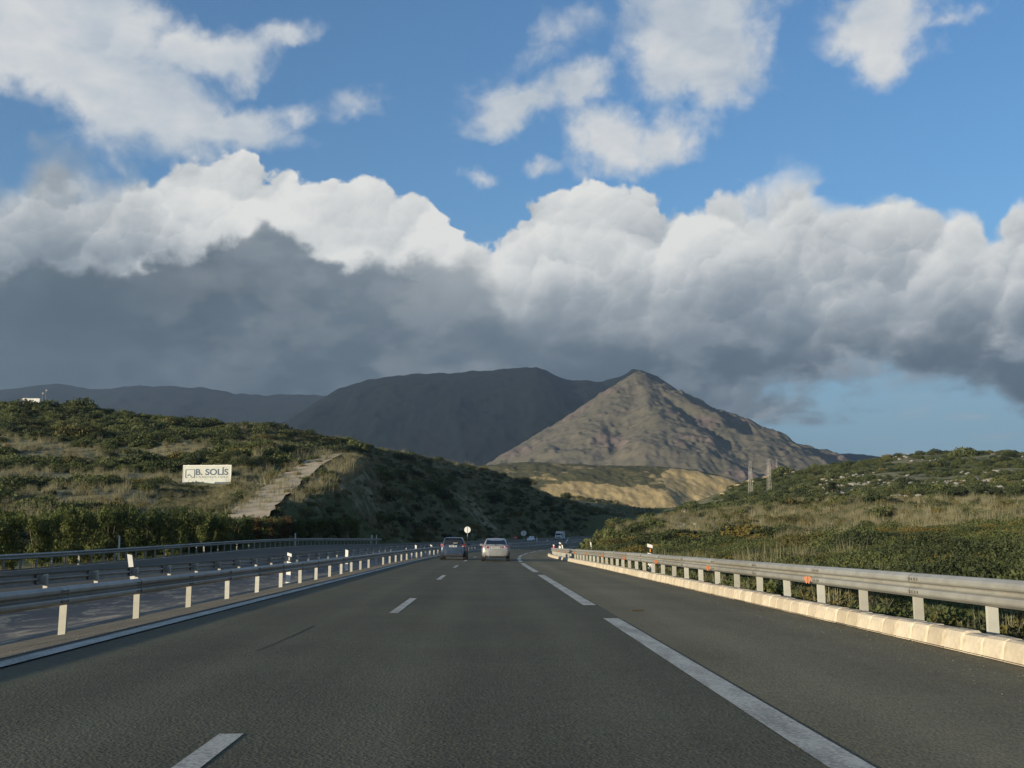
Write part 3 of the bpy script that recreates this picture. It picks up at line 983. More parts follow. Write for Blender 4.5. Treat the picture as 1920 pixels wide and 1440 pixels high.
def range_mesh(name, pts, Y, depth, mat, n=(300, 120), seed=3, amp=1.0, rough=1.0, rocky=0.15):
    sx, sz = silhouette(pts, Y)
    xs = np.linspace(sx[0], sx[-1], n[0]); ts = np.linspace(0, 1, n[1])
    X, T = np.meshgrid(xs, ts, indexing='ij')
    top_ = np.interp(X, sx, sz)
    k = np.abs(T - 0.72) / 0.72                                   # 0 on the ridge, 1 at the foot nearest the viewer
    Yw = Y + (T - 0.72) * depth
    hh = -20 + (top_ + 20) * np.where(T < 0.72, 1 - k ** 1.15, 1 - ((T - 0.72) / 0.28) ** 1.3)
    s_ = Y / 3000.0
    g = (fbm(X / (170 * s_), Yw / (330 * s_), 5, seed, 0.55, ridged=True) - 0.62)
    hh = hh + g * 110 * amp * s_ * sstep(k, 0.02, 0.3) * (T < 0.72) + (fbm(X / (40 * s_), Yw / (40 * s_), 3, seed + 3) - 0.5) * 10 * s_ * rough
    rk = np.clip(rocky + (fbm(X / (150 * s_), Yw / (150 * s_), 4, seed + 8) - 0.5), 0, 1)
    return structure(name, mesh_np(name, np.stack([X.ravel(), Yw.ravel(), hh.ravel()], 1), grid_faces(*n)[:, ::-1], [mat], True, {'rock': rk.ravel()}))


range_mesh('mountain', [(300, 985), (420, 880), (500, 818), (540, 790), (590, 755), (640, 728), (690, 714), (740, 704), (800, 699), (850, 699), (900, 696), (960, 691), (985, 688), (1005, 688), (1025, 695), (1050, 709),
                        (1075, 714), (1095, 712), (1130, 716), (1160, 706), (1185, 693), (1200, 694), (1230, 706), (1280, 740), (1350, 790), (1450, 850), (1600, 960)], 4800, 2600, M['mountain_wood_shaded'], (420, 150), 61, 0.3)
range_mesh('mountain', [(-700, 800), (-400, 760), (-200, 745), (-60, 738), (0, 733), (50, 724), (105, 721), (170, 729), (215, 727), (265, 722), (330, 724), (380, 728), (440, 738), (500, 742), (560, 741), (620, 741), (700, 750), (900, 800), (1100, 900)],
           6800, 3000, M['mountain_wood_shaded'], (300, 90), 75, 0.3)
range_mesh('hill', [(1380, 900), (1450, 882), (1520, 866), (1556, 855), (1575, 849), (1592, 847), (1610, 849), (1640, 855), (1680, 861), (1760, 868), (1850, 878), (1960, 888), (2100, 900)], 5600, 1500, M['mountain_wood_shaded'], (120, 60), 92, 0.5)

# ---------------------------------------------------------------- the quarried hill in the middle distance
QY = 900.0
sx_, sz_ = silhouette([(780, 950), (850, 905), (890, 875), (940, 870), (1000, 867), (1060, 870), (1100, 872), (1150, 874), (1200, 874), (1255, 877), (1300, 882), (1335, 890), (1365, 900), (1385, 910), (1410, 920), (1450, 914), (1480, 920), (1520, 950)], QY)
X_, Y_ = np.meshgrid(np.linspace(-60, 260, 300), np.linspace(QY - 190, QY + 160, 260), indexing='ij')
topq = np.interp(X_, sx_, sz_)
t = (QY - Y_)
fall = np.where(t > 0, 1 - sstep(t, 0, 185) * 0.95, 1 - sstep(-t, 30, 170))
h = topq * fall + (fbm(X_ / 30, Y_ / 30, 5, 50) - 0.5) * 8 * sstep(t, 5, 40)


def blob(px, py, Y, rx, ry):
    x, y, _ = at(px, py, Y)
    return np.exp(-(((X_ - x) / rx) ** 2 + ((Y_ - Y) / ry) ** 2) ** 2)


# benches cut into the front: steep faces of bare sand
def bench(x0, x1, ylip, drop, run_):
    sx2 = sstep(X_, x0 - 6, x0 + 16) * (1 - sstep(X_, x1 - 22, x1 + 6))
    wig = (fbm(X_ / 14, Y_ / 14, 4, 66) - 0.5) * 16
    return sx2 * sstep(ylip - Y_ + wig, 0, run_) * drop


xa, xb = at(1015, 910, QY - 60)[0], at(1290, 925, QY - 60)[0]
xc, xd = at(1240, 890, QY - 20)[0], at(1385, 905, QY - 20)[0]
cut1 = bench(xa, xb, QY - 62, 4.2, 55.0)
cut2 = bench(xc, xd, QY - 22, 5.0, 40.0)
h = h - cut1 - cut2 + (fbm(X_ / 5, Y_ / 5, 4, 52) - 0.5) * 1.4
z_of = lambda a, c, py: 0
sand = np.clip(1.15 * sstep(cut1, 0.0, 0.5) * (1 - sstep(QY - 62 - Y_, 62, 92)) + 1.1 * sstep(cut2, 0.0, 0.5) * (1 - sstep(QY - 22 - Y_, 40, 62)) + 0.22 + 0.8 * (fbm(X_ / 18, Y_ / 10, 4, 58) - 0.42), 0, 1)
m_, b, bs, out = new_mat('quarried sandstone and scrub')
pos = b.node('ShaderNodeNewGeometry').outputs['Position']
att = b.node('ShaderNodeAttribute', attribute_name='sand').outputs['Fac']
n = b.noise(pos, 0.10, 7.0, 0.62); n2 = b.noise(pos, 0.6, 6.0, 0.65)
n4 = b.noise(b.vm('MULTIPLY', pos, (1.4, 0.5, 0.35)), 0.22, 6.0, 0.6)
sd = b.ramp(b.m('ADD', b.m('MULTIPLY', n4, 0.6), b.m('MULTIPLY', n2, 0.4)), [(0.33, (0.21, 0.160, 0.080)), (0.5, (0.32, 0.250, 0.130)), (0.68, (0.43, 0.345, 0.195))])
sc = b.ramp(n2, [(0.3, (0.050, 0.054, 0.030)), (0.55, (0.092, 0.090, 0.052)), (0.75, (0.15, 0.132, 0.078))])
b.put(bs.inputs['Base Color'], b.mix(b.ss(b.m('ADD', att, b.m('MULTIPLY', b.m('SUBTRACT', n, 0.5), 1.5)), 0.4, 0.6), sc, sd))
bs.inputs['Roughness'].default_value = 0.95
bs.inputs['Specular IOR Level'].default_value = 0.1
structure('quarry_hill', mesh_np('quarry_hill', np.stack([X_.ravel(), Y_.ravel(), h.ravel()], 1), grid_faces(300, 260)[:, ::-1], [m_], True, {'sand': sand.ravel()}))

# ---------------------------------------------------------------- guard rails
def wbeam(L, face):
    """A W-profile steel beam along Y, its ribs standing out towards +x (face=1) or -x (face=-1)."""
    pr = [(0.0, 0.155), (0.022, 0.150), (0.070, 0.118), (0.083, 0.098), (0.083, 0.060), (0.070, 0.042), (0.010, 0.022), (0.0, 0.010), (0.0, -0.010), (0.010, -0.022), (0.070, -0.042), (0.083, -0.060), (0.083, -0.098), (0.070, -0.118), (0.022, -0.150), (0.0, -0.155)]
    outer = [(x * face, z) for x, z in pr]
    inner = [((x - 0.006) * face, z) for x, z in pr]
    mb = MB()
    n = len(pr)
    vs = []
    for y in (-L / 2, L / 2):
        vs += [(x, y, z) for x, z in outer] + [(x, y, z) for x, z in inner]
    fs, N2 = [], 2 * n
    for i in range(n - 1):
        fs.append((i, i + 1, N2 + i + 1, N2 + i))
        fs.append((n + i + 1, n + i, N2 + n + i, N2 + n + i + 1))
    fs.append((0, N2, N2 + n, n)); fs.append((n - 1, 2 * n - 1, N2 + 2 * n - 1, N2 + n - 1))
    for o in (0, N2):
        fs += [(o + i, o + n + i, o + n + i + 1, o + i + 1) for i in range(n - 1)]
    mb.add(vs, fs, 0, False)
    me = mb.mesh('rail_beam', M['galv'])
    return me


def cpost(h, w=0.12, d=0.06, t=0.007):
    """A cold-rolled C post, its web towards the traffic that approaches it."""
    mb = MB()
    poly = [(-w / 2, -d / 2), (w / 2, -d / 2), (w / 2, d / 2), (w / 2 - t, d / 2), (w / 2 - t, -d / 2 + t), (-w / 2 + t, -d / 2 + t), (-w / 2 + t, d / 2), (-w / 2, d / 2)]
    mb.prism(poly, 'z', -0.35, h)
    return mb.mesh('post', M['galv_bright'])


BOLT = MB().cyl((0, 0, 0), 0.022, 0.02, 'x', 8).mesh('bolt', M['galv_bright'])
def splice_mesh(face):
    mb = MB()
    for yy in (-0.14, -0.05, 0.05, 0.14):
        for zz in (0.082, -0.082):
            mb.cyl((0.088 * face, yy, zz), 0.017, 0.022, 'x', 7)
    mb.prism([(0.005 * face, 0.156), (0.026 * face, 0.152), (0.076 * face, 0.119), (0.088 * face, 0.098), (0.088 * face, 0.060), (0.076 * face, 0.040), (0.014 * face, 0.020), (0.005 * face, 0.012)], 'y', 0.155, 0.166)
    mb.prism([(0.005 * face, -0.012), (0.014 * face, -0.020), (0.076 * face, -0.040), (0.088 * face, -0.060), (0.088 * face, -0.098), (0.076 * face, -0.119), (0.026 * face, -0.152), (0.005 * face, -0.156)], 'y', 0.155, 0.166)
    return mb.mesh('splice_bolt', M['splice'])


M['splice'] = simple_mat('dull bolt heads', (0.15, 0.14, 0.115), 0.6, 0.2)
SPACER = MB().box((0, 0, 0), (0.16, 0.12, 0.20)).box((0, -0.07, 0.0), (0.10, 0.02, 0.14)).mesh('spacer_block', M['galv'])


def rail_line(label, xl, ya, yb, sp, beam_len, top_h, face, post_h, group, bolts=0, spacers=True, post_dx=0.0, post_mat=None, reflect=None, mirror_gap=0.0):
    """One run of guard rail: an Empty at its near end with beams, posts, spacers as its parts."""
    fx = xl if callable(xl) else (lambda y: xl)
    base = RP(ya, fx(ya))
    root = thing('guard_rail', label, 'guard rail', base, 0, group)
    bm_ = wbeam(beam_len, face)
    sp_ = splice_mesh(face)
    pm = cpost(post_h)
    if post_mat:
        pm.materials[0] = post_mat
    y = ya
    k = 0
    while y < yb - 0.1:
        mid = y + beam_len / 2
        p0, p1 = RP(y, fx(y)), RP(y + beam_len, fx(y + beam_len))
        d = p1 - p0
        o = link('rail_beam', bm_, root, (p0 + p1) / 2 - base + Vector((0, 0, top_h - 0.155)), (math.atan2(d.z, d.y), 0, -math.atan2(d.x, d.y)))
        o.scale = (1, d.length / beam_len * 1.04, 1)
        o.location.x += 0.0035 * (1 if int(round(y / beam_len)) % 2 else -1)
        if y < 62:
            link('splice_bolt', sp_, root, p0 - base + Vector((0, 0, top_h - 0.155)), (0, 0, heading(y)))["kind"] = "stuff"
        y += beam_len
    y = ya + 0.35
    while y < yb:
        p = RP(y, fx(y) + post_dx) - base
        hd = heading(y)
        link('post', pm, root, p, (rng.normal(0, 0.006), rng.normal(0, 0.012), hd))
        if spacers:
            link('spacer_block', SPACER, root, p + Vector((-post_dx * 0.5, 0, top_h - 0.155)), (0, 0, hd))
        if bolts and y < bolts:
            link('bolt', BOLT, root, RP(y, fx(y)) - base + Vector((0.012 * face, 0, top_h - 0.155)), (0, 0, hd))
        if reflect and k % 4 == reflect[1]:
            if y < reflect[2]:
                link('reflector', reflect[0], root, RP(y, fx(y)) - base + Vector((0.088 * face, 0, top_h - 0.235)), (0, 0, hd))
        y += sp
        k += 1
    return root


# orange captive reflectors: a little triangular wing with a folded middle
mb = MB()
for s in (-1, 1):
    mb.prism([(s * 0.004, 0.075), (s * 0.075, 0.060), (s * 0.085, 0.01), (s * 0.03, -0.085), (s * 0.004, -0.06)], 'y', -0.012, 0.012)
mb.box((0, 0, 0.0), (0.02, 0.05, 0.10))
REFL = mb.mesh('reflector', M['orange'])
REFL.transform(Matrix.Scale(0.8, 4))
REFL.transform(Matrix.Translation((-0.035, 0, 0)) @ Matrix.Rotation(R(-42), 4, 'Z'))

rail_line('steel guard rail along the verge left of the near carriageway with pale posts', -7.02, 7.0, 335.0, 4.0, 4.0, 0.79, 1, 0.74, 'guard rails along the carriageways', bolts=60, spacers=False, post_dx=-0.06)
rail_line('second guard rail in the median, seen from behind with spacer blocks', -12.15, 11.0, 330.0, 4.0, 4.0, 0.78, -1, 0.77, 'guard rails along the carriageways', post_dx=0.17)
rail_line('far guard rail in front of the row of dark shrubs', -26.2, 38.0, 190.0, 2.2, 4.4, 0.80, 1, 0.72, 'guard rails along the carriageways', spacers=False, post_dx=-0.05, post_mat=M['galv'])
RIGHT_X = lambda y: right_edge(y) + 0.42
rail_line('guard rail with orange reflectors on the right behind the white kerb', RIGHT_X, 5.9, 119.0, 2.2, 4.4, 0.80, -1, 0.76, 'guard rails along the carriageways', spacers=False, post_dx=0.10, reflect=(REFL, 2, 90))
# a little bent wing where the right-hand rail ends
# ---------------------------------------------------------------- the white kerb under the right-hand rail
kerb = thing('kerb', 'white limewashed kerb of short stones under the right guard rail', 'kerb', RP(6.0, right_edge(6.0)))
kb = Vector(kerb.location)


def kerb_stone(L, seed, detail=True):
    r = random.Random(seed)
    mb = MB()
    j = lambda: r.uniform(-0.006, 0.006)
    prof = [(-0.005, -0.08), (0.0, 0.03), (0.018, 0.135), (0.045, 0.185), (0.09, 0.205), (0.22, 0.205), (0.235, -0.08)]
    pa = [(x + j(), z + j()) for x, z in prof]
    pc = [(x + j(), z + j()) for x, z in prof]
    g = 0.011
    n = len(prof)
    ins = 0.020
    rows = [[(x + ins, -L / 2 + g, z - ins) for x, z in pa], [(x, -L / 2 + g + ins, z) for x, z in pa], [(x, L / 2 - g - ins, z) for x, z in pc], [(x + ins, L / 2 - g, z - ins) for x, z in pc]]
    vs = [p for row in rows for p in row]
    fs = []
    for a in range(3):
        fs += [(a * n + i, a * n + i + 1, (a + 1) * n + i + 1, (a + 1) * n + i) for i in range(n - 1)]
    fs += [tuple(range(n)), tuple(range(4 * n - 1, 3 * n - 1, -1))]
    mb.add(vs, fs)
    return mb


KS = [kerb_stone(0.5, s).mesh('kerb_stone', M['kerb']) for s in range(7)]
y = 6.0
i = 0
while y < 56.0:
    p, q = RP(y, right_edge(y)), RP(y + 0.5, right_edge(y + 0.5))
    c = (p + q) / 2
    d = q - p
    o = link('kerb_stone', KS[(i * 5 + i // 3) % 7], kerb, c - kb + Vector((rng.normal(0, 0.004), 0, rng.normal(0, 0.004))), (math.atan2(d.z, d.y), rng.normal(0, 0.01), -math.atan2(d.x, d.y) + rng.normal(0, 0.006)))
    y += 0.5; i += 1
mb = MB()
while y < 120.0:
    p, q = RP(y, right_edge(y)), RP(y + 0.5, right_edge(y + 0.5))
    c = (p + q) / 2 - kb
    s = kerb_stone(0.5, i)
    mb.add([(v[0] + c.x + v[1] * (q.x - p.x) / 0.5, v[1] + c.y, v[2] + c.z + v[1] * (q.z - p.z) / 0.5) for v in s.v], s.f)
    y += 0.5; i += 1
o = link('kerb_stone_run', mb.mesh('kerb_stone_run', M['kerb']), kerb)
o["kind"] = "stuff"
# a thin bed of mortar spilt along its foot
mb = MB()
ys = np.arange(6, 120, 0.5)
vs = []
for yy in ys:
    p = RP(yy, right_edge(yy), 0.004) - kb
    w = 0.03 + 0.09 * max(0, float(fbm(yy * 0.9, 3.3, 3, 5)) - 0.35)
    vs += [(p.x - w, p.y, p.z), (p.x + 0.06, p.y, p.z)]
mb.add(vs, [(2 * i, 2 * i + 1, 2 * i + 3, 2 * i + 2) for i in range(len(ys) - 1)])
link('mortar_bed', mb.mesh('mortar_bed', M['mortar'], False), kerb)


# ---------------------------------------------------------------- delineator posts
def delineator(label, Y, xl, h=1.25, tilt=(0, 0, 0), band='black', refl='silver_refl', w=0.13, cat='delineator post'):
    p = RP(Y, xl)
    gz_ = float(ground_z([p.x], [p.y])[0])
    root = thing('delineator_post', label, cat, (p.x, p.y, min(p.z, gz_) if abs(xl) > 6 else p.z), 0, 'marker posts beside the road', rot=(tilt[0], tilt[1], heading(Y) + tilt[2]))
    d = 0.10
    low = MB().prism([(-w / 2, 0), (w / 2, 0), (w / 2, h - 0.42), (-w / 2, h - 0.36)], 'y', -d / 2, d / 2)
    link('body', low.mesh('body', M['white']), root)
    top = MB().prism([(-w / 2, h - 0.13), (w / 2, h - 0.19), (w / 2, h - 0.06), (-w / 2, h)], 'y', -d / 2, d / 2)
    link('cap', top.mesh('cap', M['white']), root)
    mid = MB().prism([(-w / 2, h - 0.36), (w / 2, h - 0.42), (w / 2, h - 0.19), (-w / 2, h - 0.13)], 'y', -d / 2, d / 2)
    link('band', mid.mesh('band', M[band]), root)
    if refl:
        rf = MB().box((0, -d / 2 - 0.004, h - 0.275), (0.05, 0.012, 0.14))
        link('reflector', rf.mesh('reflector', M[refl]), root)
    return root


delineator('white marker post with a black band standing between the two left rails', 49.5, -8.6, 1.42, (0, 0.03, 0), refl='silver_refl', w=0.19)
delineator('plain white marker post leaning over the median rail in front of the dark shrubs', 41.0, -12.55, 1.30, (0.0, -0.16, 0.2), band='white', refl=None, w=0.16)
delineator('small white marker post in the median behind the banded one', 70.0, -8.75, 1.35, (0, 0.02, 0), band='white', refl=None, w=0.17)
delineator('short white marker post in the median where the rail starts to bend', 116.0, -9.0, 1.3, (0, 0.02, 0), w=0.18, band='white', refl=None)
delineator('tilted marker post with a black face near the bend of the median', 121.0, -8.3, 1.35, (0.15, 0.3, 0), w=0.24)
delineator('slim white marker post just left of the blue car, far side of the opposite road', 190.0, -26.6, 1.6, (0, 0.0, 0), band='white', refl=None, w=0.16)
delineator('white marker post at the end of the far guard rail below the bushy slope', 186.0, -26.7, 1.5, (0, 0.18, 0), w=0.22, band='white', refl=None)
delineator('tiny white marker post rising over the far guard rail beside reddish shrubs', 140.0, -26.7, 1.6, (0, -0.05, 0), band='white', refl=None, w=0.14)
delineator('tall white marker post behind the far rail under the billboard', 82.0, -26.6, 1.75, (0, -0.02, 0), band='white', refl=None, w=0.08)
delineator('white marker post above the roof of the silver car', 205.0, -9.6, 1.9, (0, 0.05, 0), band='white', refl=None, w=0.14)
delineator('white marker post with amber reflector behind the right guard rail', 46.0, 6.55, 1.48, (0, -0.02, 0), refl='amber', w=0.20)
delineator('dark banded marker post at the far end of the right guard rail', 124.0, 5.0, 1.15, (0, 0, 0), band='red', w=0.16)
delineator('white marker post with a black band beside the end of the right guard rail', 117.0, 5.6, 1.42, (0, 0.04, 0), w=0.2, refl='amber')
delineator('leaning pale marker post just behind the end of the right guard rail', 114.0, 6.0, 1.25, (0, -0.14, 0), w=0.12, band='white', refl=None)
delineator('white marker post among the roadside bushes beyond the right guard rail', 118.0, 9.0, 2.1, (0, -0.08, 0), w=0.12, band='white', refl=None)
delineator('small white marker post beside the far lorry', 292.0, -9.6, 1.5, (0, 0, 0), w=0.22, band='white', refl=None)
delineator('tilted marker post at the far bend right of the lorry', 300.0, -6.2, 1.7, (0, 0.5, 0), w=0.3)
delineator('white marker post in front of the far white car', 285.0, -11.2, 1.9, (0, 0.02, 0), w=0.16, band='white', refl=None)


# ---------------------------------------------------------------- signs of the opposite traffic, seen from behind
def round_sign(label, Y, xl, dia, zc, red=False):
    p = RP(Y, xl)
    root = thing('road_sign', label, 'road sign', p, heading(Y))
    H = zc - p.z
    link('post', MB().box((0, 0.05, H / 2 - 0.2), (0.08, 0.05, H + dia * 0.8)).mesh('post', M['galv']), root)
    disc = MB().cyl((0, 0.0, H), dia / 2, 0.03, 'y', 28)
    link('disc', disc.mesh('disc', M['red'] if red else M['sign_back']), root)
    if red:
        link('bar', MB().box((0, -0.02, H), (dia * 0.66, 0.012, dia * 0.2)).mesh('bar', M['white']), root)
    else:
        link('rim', MB().cyl((0, 0.022, H), dia / 2 + 0.02, 0.012, 'y', 28).mesh('rim', M['galv']), root)
        link('mounting_rail', MB().box((0, -0.03, H), (0.09, 0.03, dia * 0.98)).mesh('mounting_rail', M['galv']), root)
    return root


round_sign('round traffic sign seen from its grey back on a tall post behind the blue car', 173.0, -9.3, 0.95, 3.05)
round_sign('round traffic sign seen from its grey back right of the silver car', 252.0, -9.3, 1.22, 3.15)
round_sign('small round red sign with a white bar beyond the median rail', 246.0, -10.2, 0.72, 2.2, True)

# ---------------------------------------------------------------- vehicles
M['glass'] = simple_mat('dark window glass', (0.012, 0.015, 0.018), 0.08, 0.0, 0.05, spec=0.6)
M['tyre'] = simple_mat('tyre rubber', (0.012, 0.012, 0.012), 0.85)
M['rim'] = simple_mat('alloy rim', (0.42, 0.42, 0.42), 0.35, 0.7)
M['silver_paint'] = simple_mat('silver car paint', (0.30, 0.305, 0.30), 0.32, 0.45, 0.03, coat=0.5)
M['blue_paint'] = simple_mat('dark blue car paint', (0.026, 0.045, 0.082), 0.30, 0.15, 0.03, coat=0.6)
M['white_paint'] = simple_mat('white lorry paint', (0.78, 0.78, 0.76), 0.35, 0.0, 0.04, coat=0.3)
M['lamp_red'] = simple_mat('red lamp glass', (0.20, 0.010, 0.010), 0.15, coat=0.6)
M['lamp_white'] = simple_mat('clear lamp glass', (0.70, 0.70, 0.68), 0.12, 0.2, coat=0.6)
M['plate'] = simple_mat('number plate', (0.42, 0.43, 0.41), 0.4, 0, 0.04)
M['plate_ink'] = simple_mat('plate lettering', (0.03, 0.03, 0.035), 0.6)
M['trim'] = simple_mat('black trim', (0.02, 0.02, 0.022), 0.5)
M['chrome'] = simple_mat('chrome', (0.65, 0.66, 0.66), 0.15, 0.9)


def loft(stations, cap=True, mi=0, smooth=True):
    """stations: lists of 3-D points with equal counts -> skin between them."""
    mb = MB()
    n = len(stations[0])
    vs = [p for s in stations for p in s]
    fs = []
    for a in range(len(stations) - 1):
        fs += [(a * n + i, a * n + (i + 1) % n, (a + 1) * n + (i + 1) % n, (a + 1) * n + i) for i in range(n)]
    if cap:
        fs += [tuple(range(n)), tuple(range(len(vs) - 1, len(vs) - n - 1, -1))]
    mb.add(vs, fs, mi, smooth)
    return mb


def body_ring(y, w, zb, zbelt, zmid, crown):
    """Closed cross-section of a car's lower body at y: half width w, underside zb, shoulder zbelt, top centre zbelt+crown."""
    half = [(w * 0.86, zb), (w * 0.97, zb + 0.10), (w, zmid), (w * 0.985, zmid + (zbelt - zmid) * 0.55), (w * 0.93, zbelt - 0.03), (w * 0.84, zbelt + crown * 0.25), (w * 0.45, zbelt + crown)]
    return [(x, y, z) for x, z in half] + [(-x, y, z) for x, z in reversed(half)]


def house_ring(y, wb, wt, z0, z1):
    half = [(wb, z0), (wb - (wb - wt) * 0.5, z0 + (z1 - z0) * 0.52), (wt, z1 - 0.035), (wt * 0.86, z1 - 0.004), (wt * 0.4, z1 + 0.012)]
    return [(x, y, z) for x, z in half] + [(-x, y, z) for x, z in reversed(half)]


def wheel_meshes(r, w):
    mb = MB()
    prof = [(-w / 2, r * 0.62), (-w / 2, r * 0.93), (-w * 0.36, r), (w * 0.36, r), (w / 2, r * 0.93), (w / 2, r * 0.62)]
    n = 24
    vs = [(x, math.cos(2 * math.pi * i / n) * rr, math.sin(2 * math.pi * i / n) * rr) for i in range(n) for x, rr in prof]
    k = len(prof)
    fs = [(i * k + j, i * k + j + 1, ((i + 1) % n) * k + j + 1, ((i + 1) % n) * k + j) for i in range(n) for j in range(k - 1)]
    mb.add(vs, fs, 0, True)
    tyre = mb.mesh('tyre', M['tyre'])
    rm = MB()
    for s in (-1, 1):
        rm.cyl((s * w * 0.36, 0, 0), r * 0.20, 0.04, 'x', 12)
        for a in range(5):
            t = 2 * math.pi * a / 5
            rm.bar((s * w * 0.36, math.cos(t) * r * 0.12, math.sin(t) * r * 0.12), (s * w * 0.40, math.cos(t) * r * 0.62, math.sin(t) * r * 0.62), 0.07)
    rm.cyl((0, 0, 0), r * 0.63, w * 0.5, 'x', 20)
    return tyre, rm.mesh('rim', M['rim'])


def quadpanel(pts, t, mat, name, parent, inset=0.0):
    """A thin solid panel over four or more coplanar-ish points, standing t proud along its own normal."""
    P = [Vector(p) for p in pts]
    nrm = (P[1] - P[0]).cross(P[2] - P[0]).normalized()
    c = sum(P, Vector()) / len(P)
    P = [p + (c - p).normalized() * inset for p in P]
    mb = MB()
    n = len(P)
    mb.add([p - nrm * 0.004 for p in P] + [p + nrm * t for p in P], [tuple(range(n - 1, -1, -1)), tuple(range(n, 2 * n))] + [(i, (i + 1) % n, n + (i + 1) % n, n + i) for i in range(n)])
    return link(name, mb.mesh(name, mat), parent)


def bent(name, rows, t, mat, parent):
    """A bent sheet of glass through rows of (left, right) points, t thick outwards."""
    rows = [(Vector(a), Vector(c)) for a, c in rows]
    nr = []
    for i in range(len(rows)):
        i0, i1 = max(0, i - 1), min(len(rows) - 1, i + 1)
        up = rows[i1][0] - rows[i0][0]
        nr.append((rows[i][1] - rows[i][0]).cross(up).normalized())
    vs, fs = [], []
    for (a, c), n in zip(rows, nr):
        vs += [a - n * 0.02, c - n * 0.02, c + n * t, a + n * t]
    for i in range(len(rows) - 1):
        o, q = 4 * i, 4 * i + 4
        fs += [(o + k, o + (k + 1) % 4, q + (k + 1) % 4, q + k) for k in range(4)]
    fs += [(0, 1, 2, 3), tuple(range(len(vs) - 1, len(vs) - 5, -1))]
    mb = MB(); mb.add(vs, fs)
    return link(name, mb.mesh(name, mat), parent)


def lettering(body, size, mat, parent, loc, rot=(R(90), 0, 0), extrude=0.004, sx=1.0, name='lettering', bold=0.0, align='CENTER', spacing=1.0):
    cu = bpy.data.curves.new(name, 'FONT')
    cu.body = body
    cu.size = size
    cu.extrude = extrude
    cu.offset = bold
    cu.align_x = align
    cu.align_y = 'CENTER'
    cu.space_character = spacing
    cu.materials.append(mat)
    o = link(name, cu, parent, loc, rot, (sx, 1, 1))
    return o


